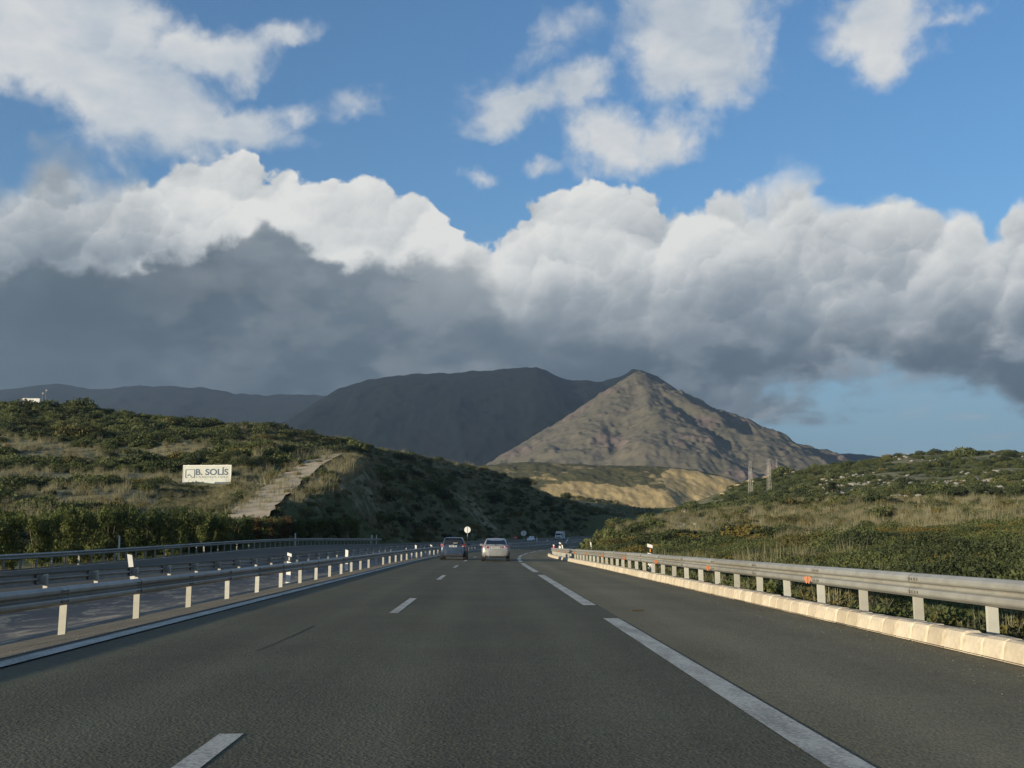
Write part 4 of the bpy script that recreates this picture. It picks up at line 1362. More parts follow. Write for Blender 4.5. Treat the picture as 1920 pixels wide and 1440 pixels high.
def car(label, Y, xl, paint, kind, rz=0.0):
    """Rear of the car at -y; kind 'saloon' or 'hatchback'."""
    p = RP(Y, xl)
    slope = float(bank(Y))
    root = thing('car', label, 'car', (p.x, p.y, p.z + 0.004), 0, None, rot=(0, slope, heading(Y) + rz))
    if kind == 'saloon':
        W, H = 0.875, 1.42
        st = [(-2.22, 0.72, 0.42, 0.78, 0.60, 0.02), (-2.17, 0.80, 0.33, 0.92, 0.62, 0.05), (-2.05, 0.845, 0.28, 1.00, 0.64, 0.05), (-1.5, W, 0.22, 1.00, 0.66, 0.045), (-0.6, W, 0.2, 0.97, 0.66, 0.04), (0.6, W, 0.2, 0.94, 0.66, 0.04), (1.3, W, 0.21, 0.90, 0.64, 0.06), (1.95, 0.83, 0.24, 0.80, 0.58, 0.07), (2.2, 0.70, 0.32, 0.64, 0.52, 0.04)]
        gh = [(-1.72, 0.74, 0.66, 0.98, 1.03), (-1.30, 0.785, 0.62, 0.97, 1.27), (-0.95, 0.80, 0.60, 0.97, 1.375), (-0.3, 0.81, 0.60, 0.95, H), (0.25, 0.81, 0.59, 0.94, 1.39), (0.75, 0.79, 0.58, 0.93, 1.22), (1.25, 0.74, 0.62, 0.92, 0.97)]
        rear = -2.2
    else:
        W, H = 0.855, 1.47
        st = [(-1.98, 0.70, 0.45, 0.80, 0.62, 0.01), (-1.95, 0.78, 0.33, 0.93, 0.64, 0.02), (-1.85, 0.825, 0.27, 0.98, 0.66, 0.02), (-1.3, W, 0.2, 0.98, 0.68, 0.03), (-0.4, W, 0.2, 0.95, 0.68, 0.03), (0.6, W, 0.2, 0.92, 0.68, 0.03), (1.2, W, 0.2, 0.90, 0.64, 0.07), (1.7, 0.81, 0.24, 0.80, 0.58, 0.07), (1.93, 0.68, 0.32, 0.66, 0.52, 0.04)]
        gh = [(-1.90, 0.735, 0.67, 0.96, 1.00), (-1.72, 0.755, 0.61, 0.965, 1.27), (-1.55, 0.775, 0.585, 0.97, 1.41), (-0.8, 0.79, 0.59, 0.96, H), (0.1, 0.79, 0.585, 0.94, 1.44), (0.65, 0.775, 0.575, 0.92, 1.25), (1.25, 0.72, 0.60, 0.90, 0.95)]
        rear = -1.96
    body = loft([body_ring(*s) for s in st])
    # the greenhouse is one with the body; arches are cut in as dark wells
    g = loft([house_ring(*s) for s in gh])
    body.add(g.v, g.f, 0, True)
    bo = link('body', body.mesh('body', paint), root)
    ax = (-1.36, 1.36) if kind == 'saloon' else (-1.20, 1.25)
    for yy in ax:
        for s in (-1, 1):
            link('wheel_arch', MB().cyl((s * (W - 0.10), yy, 0.33), 0.365, 0.215, 'x', 20).mesh('wheel_arch', M['trim']), root)
    tyre, rim = wheel_meshes(0.315, 0.205)
    for yy in ax:
        for s in (-1, 1):
            wh = link('wheel', tyre, root, (s * (W - 0.105), yy, 0.315))
            link('rim', rim, wh)

    def gpt(k, frac, s):
        """Point on the greenhouse side at station k, frac 0 belt .. 1 roof edge."""
        y, wb, wt, z0, z1 = gh[k]
        return (s * (wb + (wt - wb) * frac), y, z0 + (z1 - 0.035 - z0) * frac)
    # rear window, windscreen, side windows
    b0, b1 = (0, 2)
    rw = [gpt(0, 0.75 if kind == 'saloon' else 1.0, -0.90), gpt(0, 0.75 if kind == 'saloon' else 1.0, 0.90), gpt(b1, 0.98, 0.90), gpt(b1, 0.98, -0.90)]
    lift_ = 0.035 if kind == 'saloon' else 0.045
    rw = [(x, y - 0.01, z + (lift_ if i < 2 else 0)) for i, (x, y, z) in enumerate(rw)]
    mid = [gpt(1, 0.93, 0.90), gpt(1, 0.93, -0.90)]
    bent('rear_window', [(rw[0], rw[1]), ((mid[1][0], mid[1][1] - 0.012, mid[1][2] + 0.03), (mid[0][0], mid[0][1] - 0.012, mid[0][2] + 0.03)), (rw[3], (rw[2][0], rw[2][1], rw[2][2]))], 0.03, M['glass'], root)
    ws = [gpt(6, 1.0, 0.9), gpt(6, 1.0, -0.9), gpt(4, 0.98, -0.9), gpt(4, 0.98, 0.9)]
    m5 = [gpt(5, 0.97, 0.9), gpt(5, 0.97, -0.9)]
    bent('windscreen', [(ws[0], ws[1]), (m5[0], m5[1]), (ws[3], ws[2])], 0.045, M['glass'], root)
    for s in (-1, 1):
        for a, c in ((2, 3), (3, 5)):
            q = [gpt(a, 0.14, s), gpt(c, 0.14, s), gpt(c, 0.9 if c != 5 else 0.62, s), gpt(a, 0.9, s)]
            if a == 2:
                q[0] = gpt(1, 0.2, s)
            q = [(x + s * 0.016, y, z) for x, y, z in q]
            quadpanel(q if s > 0 else q[::-1], 0.012, M['glass'], 'side_window', root, 0.03)
    # lamps
    for s in (-1, 1):
        if kind == 'saloon':
            q = [(s * 0.42, rear - 0.012, 0.80), (s * 0.80, rear + 0.075, 0.80), (s * 0.825, rear + 0.12, 0.93), (s * 0.60, rear + 0.01, 0.955), (s * 0.42, rear - 0.005, 0.90)]
        else:
            q = [(s * 0.56, rear - 0.012, 0.84), (s * 0.79, rear + 0.05, 0.83), (s * 0.80, rear + 0.09, 1.03), (s * 0.62, rear + 0.01, 1.02)]
        q = q if s > 0 else q[::-1]
        tl = quadpanel([(x, y + 0.01, z) for x, y, z in q], 0.03, M['lamp_red'], 'tail_lamp', root)
        ctr = sum((Vector(v) for v in q), Vector()) / len(q)
        link('reversing_lamp', MB().box((ctr.x - s * 0.06, ctr.y - 0.035, ctr.z + (0.02 if kind == 'saloon' else -0.05)), (0.10, 0.02, 0.045)).mesh('reversing_lamp', M['lamp_white']), tl)
        link('headlamp', MB().box((s * 0.60, -rear - 0.10, 0.64), (0.30, 0.10, 0.12)).mesh('headlamp', M['lamp_white']), root)
        mir = MB().box((s * (W + 0.07), 0.72 if kind == 'saloon' else 0.66, 1.0), (0.20, 0.09, 0.13), taper=0.85)
        link('wing_mirror', mir.mesh('wing_mirror', paint), root)
    # bumper, plate, handle strip
    bp = MB()
    plan = [(-0.815, rear + 0.42), (-0.81, rear + 0.17), (-0.70, rear + 0.0), (-0.40, rear - 0.05), (0.0, rear - 0.062), (0.40, rear - 0.05), (0.70, rear + 0.0), (0.81, rear + 0.17), (0.815, rear + 0.42)]
    for k, (z0, z1, g_) in enumerate(((0.34, 0.42, 0.02), (0.42, 0.60, 0.0), (0.60, 0.655, 0.03))):
        bp.prism([(x * (1 - g_ * 0.4), y + g_) for x, y in plan], 'z', z0, z1)
    link('rear_bumper', bp.mesh('rear_bumper', paint), root)
    link('bumper_skirt', MB().box((0, rear + 0.10, 0.31), (1.30, 0.22, 0.10)).mesh('bumper_skirt', M['trim']), root)
    pz = 0.83 if kind == 'saloon' else 0.88
    yp = rear - 0.03
    link('plate_recess', MB().box((0, yp + 0.02, pz), (0.66, 0.04, 0.19)).mesh('plate_recess', paint if kind != 'saloon' else M['silver_paint']), root)
    pl = link('number_plate', MB().box((0, yp - 0.008, pz), (0.52, 0.018, 0.115)).mesh('number_plate', M['plate']), root)
    for i, xx in enumerate((-0.19, -0.13, -0.07, -0.01, 0.08, 0.14, 0.20)):
        link('plate_mark', MB().box((xx, yp - 0.019, pz), (0.035, 0.004, 0.07)).mesh('plate_mark', M['plate_ink']), pl)
    if kind == 'saloon':
        link('boot_strip', MB().box((0, rear - 0.012, 0.955), (0.62, 0.03, 0.022)).mesh('boot_strip', M['chrome']), root)
        link('emblem', MB().cyl((0, rear - 0.02, 1.005), 0.035, 0.02, 'y', 14).mesh('emblem', M['trim']), root)
        link('roof_antenna', MB().box((0, -0.78, 1.445), (0.04, 0.14, 0.05), taper=0.4).mesh('roof_antenna', paint), root)
        link('boot_line', MB().box((0, rear + 0.005, 0.705), (1.3, 0.02, 0.012)).mesh('boot_line', M['trim']), root)
        link('exhaust', MB().cyl((-0.42, rear + 0.04, 0.29), 0.035, 0.2, 'y', 10).mesh('exhaust', M['chrome']), root)
    else:
        link('wiper', MB().bar((0.02, rear + 0.025, 1.045), (0.30, rear + 0.04, 1.085), 0.02).mesh('wiper', M['trim']), root)
        link('emblem', MB().cyl((0, rear - 0.02, 0.985), 0.04, 0.02, 'y', 14).mesh('emblem', M['chrome']), root)
        link('roof_spoiler', MB().box((0, -1.60, 1.425), (1.06, 0.14, 0.03)).mesh('roof_spoiler', paint), root)
        link('dashboard_cloth', MB().box((0.16, rear + 0.06, 1.09), (0.30, 0.05, 0.03)).mesh('dashboard_cloth', M['plate']), root)
    return root


car('silver saloon car seen from behind in the right lane', 73.2, 0.33, M['silver_paint'], 'saloon')
car('dark blue hatchback seen from behind in the left lane', 77.5, -2.52, M['blue_paint'], 'hatchback')


def lorry(label, Y, xl):
    p = RP(Y, xl)
    root = thing('lorry', label, 'lorry', p, 0, None, rot=(0, 0, heading(Y) + math.pi))   # comes towards the viewer; its front is +y locally
    cab = loft([[(-1.1, y, z0), (1.1, y, z0), (1.12, y, 1.5), (1.0, y, z1), (-1.0, y, z1), (-1.12, y, 1.5)] for y, z0, z1 in ((3.3, 0.55, 1.55), (3.15, 0.45, 1.75), (2.75, 0.45, 2.55), (2.5, 0.45, 2.72), (1.5, 0.45, 2.78), (1.35, 0.45, 2.7))], True, 0, False)
    link('cab', cab.mesh('cab', M['white_paint']), root)
    quadpanel([(0.95, 3.17, 1.72), (-0.95, 3.17, 1.72), (-0.9, 2.80, 2.48), (0.9, 2.80, 2.48)], 0.03, M['glass'], 'windscreen', root)
    for s in (-1, 1):
        q = [(s * 1.125, 2.7, 1.55), (s * 1.125, 1.6, 1.55), (s * 1.03, 1.6, 2.4), (s * 1.03, 2.6, 2.4)]
        quadpanel(q if s < 0 else q[::-1], 0.012, M['glass'], 'side_window', root)
        link('headlamp', MB().box((s * 0.85, 3.31, 0.85), (0.35, 0.08, 0.2)).mesh('headlamp', M['lamp_white']), root)
        link('wing_mirror', MB().box((s * 1.3, 2.8, 1.95), (0.16, 0.1, 0.4)).mesh('wing_mirror', M['trim']), root)
    link('bumper', MB().box((0, 3.3, 0.52), (2.2, 0.18, 0.3)).mesh('bumper', M['trim']), root)
    link('grille', MB().box((0, 3.32, 1.15), (1.5, 0.05, 0.3)).mesh('grille', M['trim']), root)
    link('cargo_box', MB().box((0, -1.2, 1.95), (2.3, 5.0, 2.5)).box((0, -1.2, 0.66), (1.0, 5.0, 0.12)).mesh('cargo_box', M['white_paint']), root)
    link('roof_light', MB().box((0, 2.0, 2.86), (1.4, 0.35, 0.14)).mesh('roof_light', M['amber']), root)
    t_, r_ = wheel_meshes(0.42, 0.25)
    for yy in (2.3, -2.4):
        for s in (-1, 1):
            wh = link('wheel', t_, root, (s * 0.98, yy, 0.42))
            link('rim', r_, wh)
    root.scale = (0.86, 0.86, 0.86)
    return root


lorry('white lorry coming towards the viewer on the far bend of the opposite road', 348.0, -16.0)
oc = car('white car on the far bend just left of the lorry', 306.0, -16.3, M['white_paint'], 'hatchback', math.pi)

# ---------------------------------------------------------------- plants
def leaf_mat(name, stops, patch=0.35, trans=0.25):
    m, b, bs, out = new_mat(name)
    oi = b.node('ShaderNodeObjectInfo').outputs['Random']
    pos = b.node('ShaderNodeNewGeometry').outputs['Position']
    n = b.noise(pos, 0.05, 3.0, 0.5)
    n2 = b.noise(pos, 3.1, 4.0, 0.6)
    f = b.m('ADD', b.m('MULTIPLY', oi, 0.5), b.m('ADD', b.m('MULTIPLY', b.m('SUBTRACT', n2, 0.5), 0.9), b.m('ADD', 0.25, b.m('MULTIPLY', b.m('SUBTRACT', n, 0.5), patch * 3))))
    c = b.ramp(f, stops)
    b.put(bs.inputs['Base Color'], c)
    bs.inputs['Roughness'].default_value = 0.7
    bs.inputs['Specular IOR Level'].default_value = 0.2
    tr = b.node('ShaderNodeBsdfTranslucent')
    b.put(tr.inputs[0], c)
    mx = b.node('ShaderNodeMixShader')
    mx.inputs[0].default_value = trans
    b.nt.links.new(bs.outputs[0], mx.inputs[1]); b.nt.links.new(tr.outputs[0], mx.inputs[2])
    b.nt.links.new(mx.outputs[0], out.inputs[0])
    return m


M['scrub'] = leaf_mat('scrub leaves', [(0.0, (0.042, 0.054, 0.021)), (0.3, (0.072, 0.090, 0.032)), (0.6, (0.110, 0.128, 0.045)), (0.85, (0.140, 0.142, 0.056)), (1.0, (0.155, 0.130, 0.066))], 0.35, 0.35)
M['hedge'] = leaf_mat('oleander leaves', [(0.0, (0.040, 0.056, 0.020)), (0.5, (0.090, 0.115, 0.036)), (1.0, (0.175, 0.185, 0.056))], 0.1, 0.35)
M['hedge_red'] = leaf_mat('withered leaves', [(0.0, (0.055, 0.040, 0.016)), (0.5, (0.115, 0.072, 0.028)), (1.0, (0.105, 0.098, 0.034))], 0.1)
M['dark_scrub'] = leaf_mat('lentisk leaves', [(0.0, (0.026, 0.036, 0.016)), (0.5, (0.048, 0.062, 0.025)), (1.0, (0.080, 0.092, 0.036))], 0.1, 0.3)
M['weed'] = leaf_mat('yellowing weeds', [(0.0, (0.055, 0.055, 0.018)), (0.4, (0.105, 0.095, 0.030)), (0.8, (0.17, 0.13, 0.035)), (1.0, (0.20, 0.15, 0.07))], 0.2)
M['straw'] = leaf_mat('straw-dry grass', [(0.0, (0.145, 0.134, 0.076)), (0.5, (0.235, 0.217, 0.125)), (1.0, (0.33, 0.30, 0.185))], 0.3, 0.35)
M['bark'] = simple_mat('bark', (0.11, 0.085, 0.06), 0.9, 0, 0.25, 5.0)
M['rock'] = simple_mat('pale limestone', (0.20, 0.19, 0.165), 0.9, 0, 0.2, 0.8, ((0.2, 0.18, 0.14), 0.6), 0.3)


def quads(centers, normals, ups, ln, wd, bend=0.0):
    """Leaf quads as arrays: centres (n,3), unit normals, unit up directions, lengths and widths."""
    side = np.cross(ups, normals)
    side /= np.linalg.norm(side, axis=1, keepdims=True) + 1e-9
    ln = ln[:, None]; wd = wd[:, None]
    a = centers - ups * ln / 2; c = centers + ups * ln / 2
    V = np.stack([a - side * wd * 0.25, centers - side * wd / 2 + normals * ln * bend - ups * ln * 0.0, c, centers + side * wd / 2 + normals * ln * bend], 1).reshape(-1, 3)
    F = np.arange(len(centers) * 4).reshape(-1, 4)
    return V, F


def unit(v):
    return v / (np.linalg.norm(v, axis=1, keepdims=True) + 1e-9)


def leaf_cloud(r, clumps, n, leaf, aspect=0.45, up=0.3, shell=0.55):
    """Leaves over and in a set of ellipsoid clumps [(cx,cy,cz,rx,ry,rz)]."""
    cl = np.array(clumps)
    wts = cl[:, 3] * cl[:, 4] + cl[:, 3] * cl[:, 5]
    k = r.choice(len(cl), n, p=wts / wts.sum())
    d = unit(r.normal(size=(n, 3)))
    rad = shell + (1 - shell) * r.random(n) ** 0.6
    rad *= 1 + r.normal(0, 0.07, n)
    c = cl[k, :3] + d * rad[:, None] * cl[k, 3:]
    keep = c[:, 2] > 0.02
    c, d = c[keep], d[keep]
    m = len(c)
    nn = unit(d * 0.9 + r.normal(size=(m, 3)) * 0.65)
    u = unit(r.normal(size=(m, 3)) * 0.8 + np.array([0, 0, up]) + d * 0.5)
    u = unit(u - nn * (u * nn).sum(1, keepdims=True))
    L = leaf * r.uniform(0.6, 1.4, m)
    return quads(c, nn, u, L, L * aspect)


def stems(r, n, h, spread, w):
    mb = MB()
    for i in range(n):
        a = r.uniform(0, 6.28); s = r.uniform(0.3, 1.0) * spread
        m1 = (math.cos(a) * s * 0.4, math.sin(a) * s * 0.4, h * 0.5)
        mb.bar((math.cos(a) * 0.06, math.sin(a) * 0.06, -0.3), m1, w, 0, 5)
        mb.bar(m1, (math.cos(a) * s, math.sin(a) * s, h), w * 0.6, 0, 5)
    return mb.mesh('stem', M['bark'])


def dome_clumps(r, n, R0, H):
    out = [(0, 0, H * 0.35, R0 * 0.72, R0 * 0.72, H * 0.5)]
    for i in range(n):
        a = r.uniform(0, 6.28); q = R0 * math.sqrt(r.uniform(0.1, 0.75))
        s = r.uniform(0.30, 0.52) * R0
        z = H * (0.75 - 0.5 * (q / R0) ** 2) * r.uniform(0.7, 1.1)
        out.append((math.cos(a) * q, math.sin(a) * q, z * 0.75, s, s * r.uniform(0.8, 1.2), s * 0.7 * H / R0))
    return out


def np_mesh(name, VF, mats, smooth=False):
    return mesh_np(name, VF[0], VF[1], mats, smooth)


def blades(r, n, rad, h, w, lean=0.35):
    """Tapering grass blades as triangles."""
    a = r.uniform(0, 6.283, n); q = rad * np.sqrt(r.random(n))
    base = np.stack([np.cos(a) * q, np.sin(a) * q, np.full(n, -0.03)], 1)
    hh = h * r.uniform(0.5, 1.2, n)
    b_ = r.uniform(0, 6.283, n)
    ln = np.abs(r.normal(0, lean, n)) * hh
    tip = base + np.stack([np.cos(b_) * ln, np.sin(b_) * ln, hh], 1)
    s = r.uniform(0, 6.283, n)
    sd = np.stack([np.cos(s), np.sin(s), np.zeros(n)], 1) * (w * r.uniform(0.6, 1.3, n))[:, None]
    V = np.stack([base - sd, base + sd, tip], 1).reshape(-1, 3)
    return V, np.arange(n * 3).reshape(-1, 3)


pr = np.random.default_rng(11)
DOME_FINE = []
HEDGE = []
for i in range(6):
    cl = [(pr.normal(0, 0.34), pr.normal(0, 0.34), z, pr.uniform(0.42, 0.72), pr.uniform(0.42, 0.72), pr.uniform(0.4, 0.7)) for z in np.linspace(0.5, 3.0, 13)]
    cl += [(pr.normal(0, 0.55), pr.normal(0, 0.55), pr.uniform(2.7, 3.5), 0.28, 0.28, 0.55) for _ in range(7)]
    HEDGE.append((np_mesh('foliage', leaf_cloud(pr, cl, 3400, 0.26, 0.30, 0.9, 0.5), [M['hedge']]), stems(pr, 7, 2.6, 0.8, 0.07)))
HEDGE_RED = []
for a, st_ in HEDGE[:2]:
    c = a.copy(); c.materials[0] = M['hedge_red']
    HEDGE_RED.append((c, st_))
DOME = []
for i in range(6):
    H = pr.uniform(0.75, 1.15)
    DOME.append((np_mesh('foliage', leaf_cloud(pr, dome_clumps(pr, 9, 1.0, H), 900, 0.17, 0.55, 0.4, 0.6), [M['scrub']]), stems(pr, 6, 0.55, 0.5, 0.05)))
for i in range(3):
    H = pr.uniform(0.75, 1.05)
    DOME_FINE.append((np_mesh('foliage', leaf_cloud(pr, dome_clumps(pr, 11, 1.0, H), 4200, 0.075, 0.45, 0.6, 0.6), [M['scrub']]), stems(pr, 6, 0.55, 0.5, 0.04)))
DOME_FINE_YEL = []
for a, st_ in DOME_FINE[:2]:
    c = a.copy(); c.materials[0] = M['weed']
    DOME_FINE_YEL.append((c, st_))
DOME_FINE_DARK = []
for a, st_ in DOME_FINE[1:]:
    c = a.copy(); c.materials[0] = M['dark_scrub']
    DOME_FINE_DARK.append((c, st_))
DOME_DARK = []
for a, st_ in DOME[:3]:
    c = a.copy(); c.materials[0] = M['dark_scrub']
    DOME_DARK.append((c, st_))
DOME_YEL = []
for a, st_ in DOME[3:5]:
    c = a.copy(); c.materials[0] = M['weed']
    DOME_YEL.append((c, st_))
TREE = []
for i in range(3):
    cl = [(pr.normal(0, 0.9), pr.normal(0, 0.9), pr.uniform(1.3, 3.4), pr.uniform(0.6, 1.0), pr.uniform(0.6, 1.0), pr.uniform(0.5, 0.8)) for _ in range(14)]
    TREE.append((np_mesh('crown', leaf_cloud(pr, cl, 2000, 0.34, 0.5, 0.3, 0.5), [M['dark_scrub']]), stems(pr, 3, 2.4, 0.7, 0.16)))


def shrub(name, label, cat, group, X, Y, s, pair, rz, sink=0.08, sz=None, crown='foliage', stem='stem', stretch=1.0):
    z = float(ground_z([X], [Y])[0])
    root = thing(name, label, cat, (X, Y, z - sink * s), rz, group)
    root.scale = (s * stretch, s, sz or s)
    f = link(crown, pair[0], root)
    t = link(stem, pair[1], root)
    return root


# the row of oleanders behind the far guard rail
y = 52.0
k = 0
while y < 186:
    X = -29.0 + float(road_c(y)) + pr.normal(0, 0.3)
    red = 150 < y < 168
    px = 916 + X / y * 2121
    red = 470 < px < 545 and k % 3 != 1
    where = ('at the left edge of the picture' if px < 75 else 'below the left slope, left of the billboard' if px < 335 else 'straight below the billboard' if px < 440 else
             'at the foot of the dirt track' if px < 545 else 'at its right end, right of the reddish ones')
    lab = 'oleander shrub in the far row, ' + where if not red else 'reddish withered shrub in the row behind the far guard rail, below the dirt track'
    gz_h = float(ground_z([X], [y])[0])
    ytop = float(np.interp(px, [0, 150, 300, 400, 480, 600], [966, 958, 960, 964, 974, 974]))
    high = max(0.5, (EYE + (1017 - ytop) / F_PX * y - gz_h) / 3.45)
    taper_ = 1.0 - 0.05 * float(sstep(y, 110, 150))
    shrub('hedge_shrub', lab, 'shrub', 'reddish shrubs in the row behind the far guard rail' if red else 'oleander shrubs in the row behind the far guard rail', X, y, pr.uniform(0.85, 1.02) * taper_, (HEDGE_RED if red else HEDGE)[k % (2 if red else 6)], pr.uniform(0, 6.28), 0.02, sz=pr.uniform(0.90, 1.07) * high)
    y += 2.15
    k += 1

# single bushes that stand out
SINGLE = [
    # px, py(base), Y, radius m, pair, label
    (458, 903, 208, 3.0, DOME_FINE_DARK[0], 'large dark bush just right of the billboard'),
    (436, 890, 216, 2.4, DOME_FINE_DARK[1], 'dark bush rising behind the right edge of the billboard'),
    (490, 897, 214, 2.1, DOME_FINE_DARK[1], 'dark bush between the billboard and the dirt track'),
    (283, 928, 180, 2.2, DOME_FINE_DARK[0], 'round green bush on the slope below and left of the billboard'),
    (262, 926, 184, 1.5, DOME_YEL[0], 'pale yellowish bush beside the round one, left of the billboard'),
    (516, 968, 150, 1.4, DOME_DARK[2], 'dark bush at the right foot of the dirt track'),
    (618, 893, 200, 1.5, DOME_DARK[0], 'bush at the right edge of the dirt track halfway up'),
    (545, 948, 172, 1.5, DOME_YEL[1], 'olive yellow bush right of the lower dirt track'),
    (122, 772, 376, 2.6, DOME_DARK[1], 'bush on the skyline right of the white building'),
    (25, 768, 374, 3.0, DOME_DARK[0], 'bush on the skyline left of the white building'),
    (252, 786, 384, 3.2, DOME_DARK[2], 'dark bush at the shoulder of the left skyline'),
    (978, 925, 500, 6.0, DOME_FINE_DARK[0], 'tall bush standing out on the shaded ridge below the quarry'),
    (1478, 990, 150, 2.6, DOME_FINE_YEL[0], 'yellowish bush on the field below the two pylons'),
    (1130, 1013, 118, 2.2, DOME_FINE[0], 'green bush at the roadside beyond the end of the right guard rail'),
    (1155, 1012, 124, 2.0, DOME_FINE_YEL[1], 'rusty green bush beside the roadside bushes'),
    (1105, 1016, 128, 1.9, DOME_FINE[1], 'leafy bush hiding the road beyond the right guard rail'),
    (1085, 1018, 140, 1.7, DOME[5], 'low bush at the inner edge of the bend'),
    (1190, 1020, 104, 1.7, DOME_FINE[2], 'bush left of the marker post behind the right guard rail'),
    (1640, 1058, 44, 1.15, DOME_FINE_DARK[0], 'dark green bush behind the right guard rail, left of the field corner'),
    (1600, 1052, 47, 1.0, DOME_FINE[2], 'green bush close behind the right guard rail'),
    (1720, 1062, 40, 1.1, DOME_FINE[0], 'light green bush close behind the right guard rail, right of the dark one'),
    (1350, 1025, 72, 1.3, DOME_FINE[1], 'green bush behind the right guard rail near the orange reflectors'),
    (1420, 1030, 66, 1.2, DOME_FINE_YEL[0], 'yellow green bush behind the middle of the right guard rail'),
    (1260, 1022, 88, 1.6, DOME_FINE_DARK[1], 'bush right of the marker post behind the right guard rail'),
    (1060, 962, 600, 4.0, DOME_DARK[2], 'dark bush on the shaded slope above the lorry'),
]
for i, (px, py, Y, s, pair, lab) in enumerate(SINGLE):
    x, _, _ = at(px, py, Y)
    shrub('bush', lab, 'bush', None, x, Y, s, pair, i * 1.3)
for i, (px, Y, s, lab) in enumerate([(1770, 285, 1.15, 'leftmost dark tree at the foot of the right hill'), (1800, 290, 1.25, 'second dark tree at the foot of the right hill'), (1836, 288, 1.1, 'third dark tree at the foot of the right hill'),
                                     (1868, 292, 1.0, 'reddish dark tree of the clump at the foot of the right hill'), (1905, 288, 1.2, 'rightmost dark tree at the foot of the right hill'), (1560, 420, 1.2, 'dark tree on the lower slope above the white wall'), (1648, 300, 0.8, 'small dark tree by the pale clearing')]):
    x, _, _ = at(px, 930, Y)
    shrub('tree', lab, 'tree', 'dark trees at the foot of the right hill', x, Y, s, TREE[i % 3], i * 2.1, 0.05, crown='crown', stem='trunk', stretch=1.25)


# ---------------------------------------------------------------- ground cover: nobody could count it
def scatter(name, label, pts, rot, scl, idx, sources):
    me = bpy.data.meshes.new(name)
    me.vertices.add(len(pts)); me.vertices.foreach_set("co", np.asarray(pts, np.float32).ravel())
    for an, vals, ty in (("rz", rot, 'FLOAT'), ("sc", scl, 'FLOAT'), ("pick", idx, 'INT')):
        a = me.attributes.new(an, ty, 'POINT')
        a.data.foreach_set("value", np.asarray(vals, np.float32 if ty == 'FLOAT' else np.int32))
    o = link(name, me)
    tag(o, label, None, None, 'stuff')
    ng = bpy.data.node_groups.new(name + ' scatter', 'GeometryNodeTree')
    ng.interface.new_socket('Geometry', in_out='INPUT', socket_type='NodeSocketGeometry')
    ng.interface.new_socket('Geometry', in_out='OUTPUT', socket_type='NodeSocketGeometry')
    gi = ng.nodes.new('NodeGroupInput'); go = ng.nodes.new('NodeGroupOutput')
    join = ng.nodes.new('GeometryNodeJoinGeometry')
    for s in reversed(sources):
        oi = ng.nodes.new('GeometryNodeObjectInfo'); oi.inputs['Object'].default_value = s; oi.inputs['As Instance'].default_value = True
        ng.links.new(oi.outputs['Geometry'], join.inputs[0])
    mp = ng.nodes.new('GeometryNodeMeshToPoints')
    ip = ng.nodes.new('GeometryNodeInstanceOnPoints')
    ip.inputs['Pick Instance'].default_value = True

    def att(an, ty):
        n = ng.nodes.new('GeometryNodeInputNamedAttribute'); n.data_type = ty; n.inputs[0].default_value = an
        return n.outputs[0]
    cx = ng.nodes.new('ShaderNodeCombineXYZ'); ng.links.new(att('rz', 'FLOAT'), cx.inputs[2])
    ng.links.new(gi.outputs[0], mp.inputs[0]); ng.links.new(mp.outputs[0], ip.inputs['Points'])
    ng.links.new(join.outputs[0], ip.inputs['Instance'])
    ng.links.new(att('pick', 'INT'), ip.inputs['Instance Index'])
    er = ng.nodes.new('FunctionNodeEulerToRotation'); ng.links.new(cx.outputs[0], er.inputs[0])
    ng.links.new(er.outputs[0], ip.inputs['Rotation'])
    ng.links.new(att('sc', 'FLOAT'), ip.inputs['Scale'])
    ng.links.new(ip.outputs[0], go.inputs[0])
    md = o.modifiers.new('scatter', 'NODES'); md.node_group = ng
    return o


# pieces of the ground cover that are scattered: real clumps standing in the scene
def sample_cover(n, r0, r1, a0, a1, power=1.0):
    """Points spread over a sector, denser near the viewer."""
    u_ = pr.random(n)
    r = (r0 ** power + u_ * (r1 ** power - r0 ** power)) ** (1 / power)
    a = np.radians(pr.uniform(a0, a1, n))
    return r * np.sin(a), r * np.cos(a)


def clear_of_road(X, Y, lo=-28.5, hi=6.3):
    xl = X - road_c(Y)
    return ((xl < lo) | (xl > hi + 0.7 * sstep(Y, 20, 60))) | (Y > 445)


def by_name_foliage(o):
    return [c for c in o.children if c.name.startswith(('foliage', 'crown'))][0]


SRC = [by_name_foliage(o) for o in bpy.data.objects if o.name.startswith('bush')]
FINE = lambda f: len(f.data.polygons) > 1500
pickm = lambda mat, fine: [f for f in SRC if f.data.materials[0] is M[mat] and FINE(f) == fine]
COARSE_SET = (pickm('scrub', False)[:6], pickm('dark_scrub', False)[:3], pickm('weed', False)[:2])
FINE_SET = (pickm('scrub', True)[:3], pickm('dark_scrub', True)[:2], pickm('weed', True)[:2])


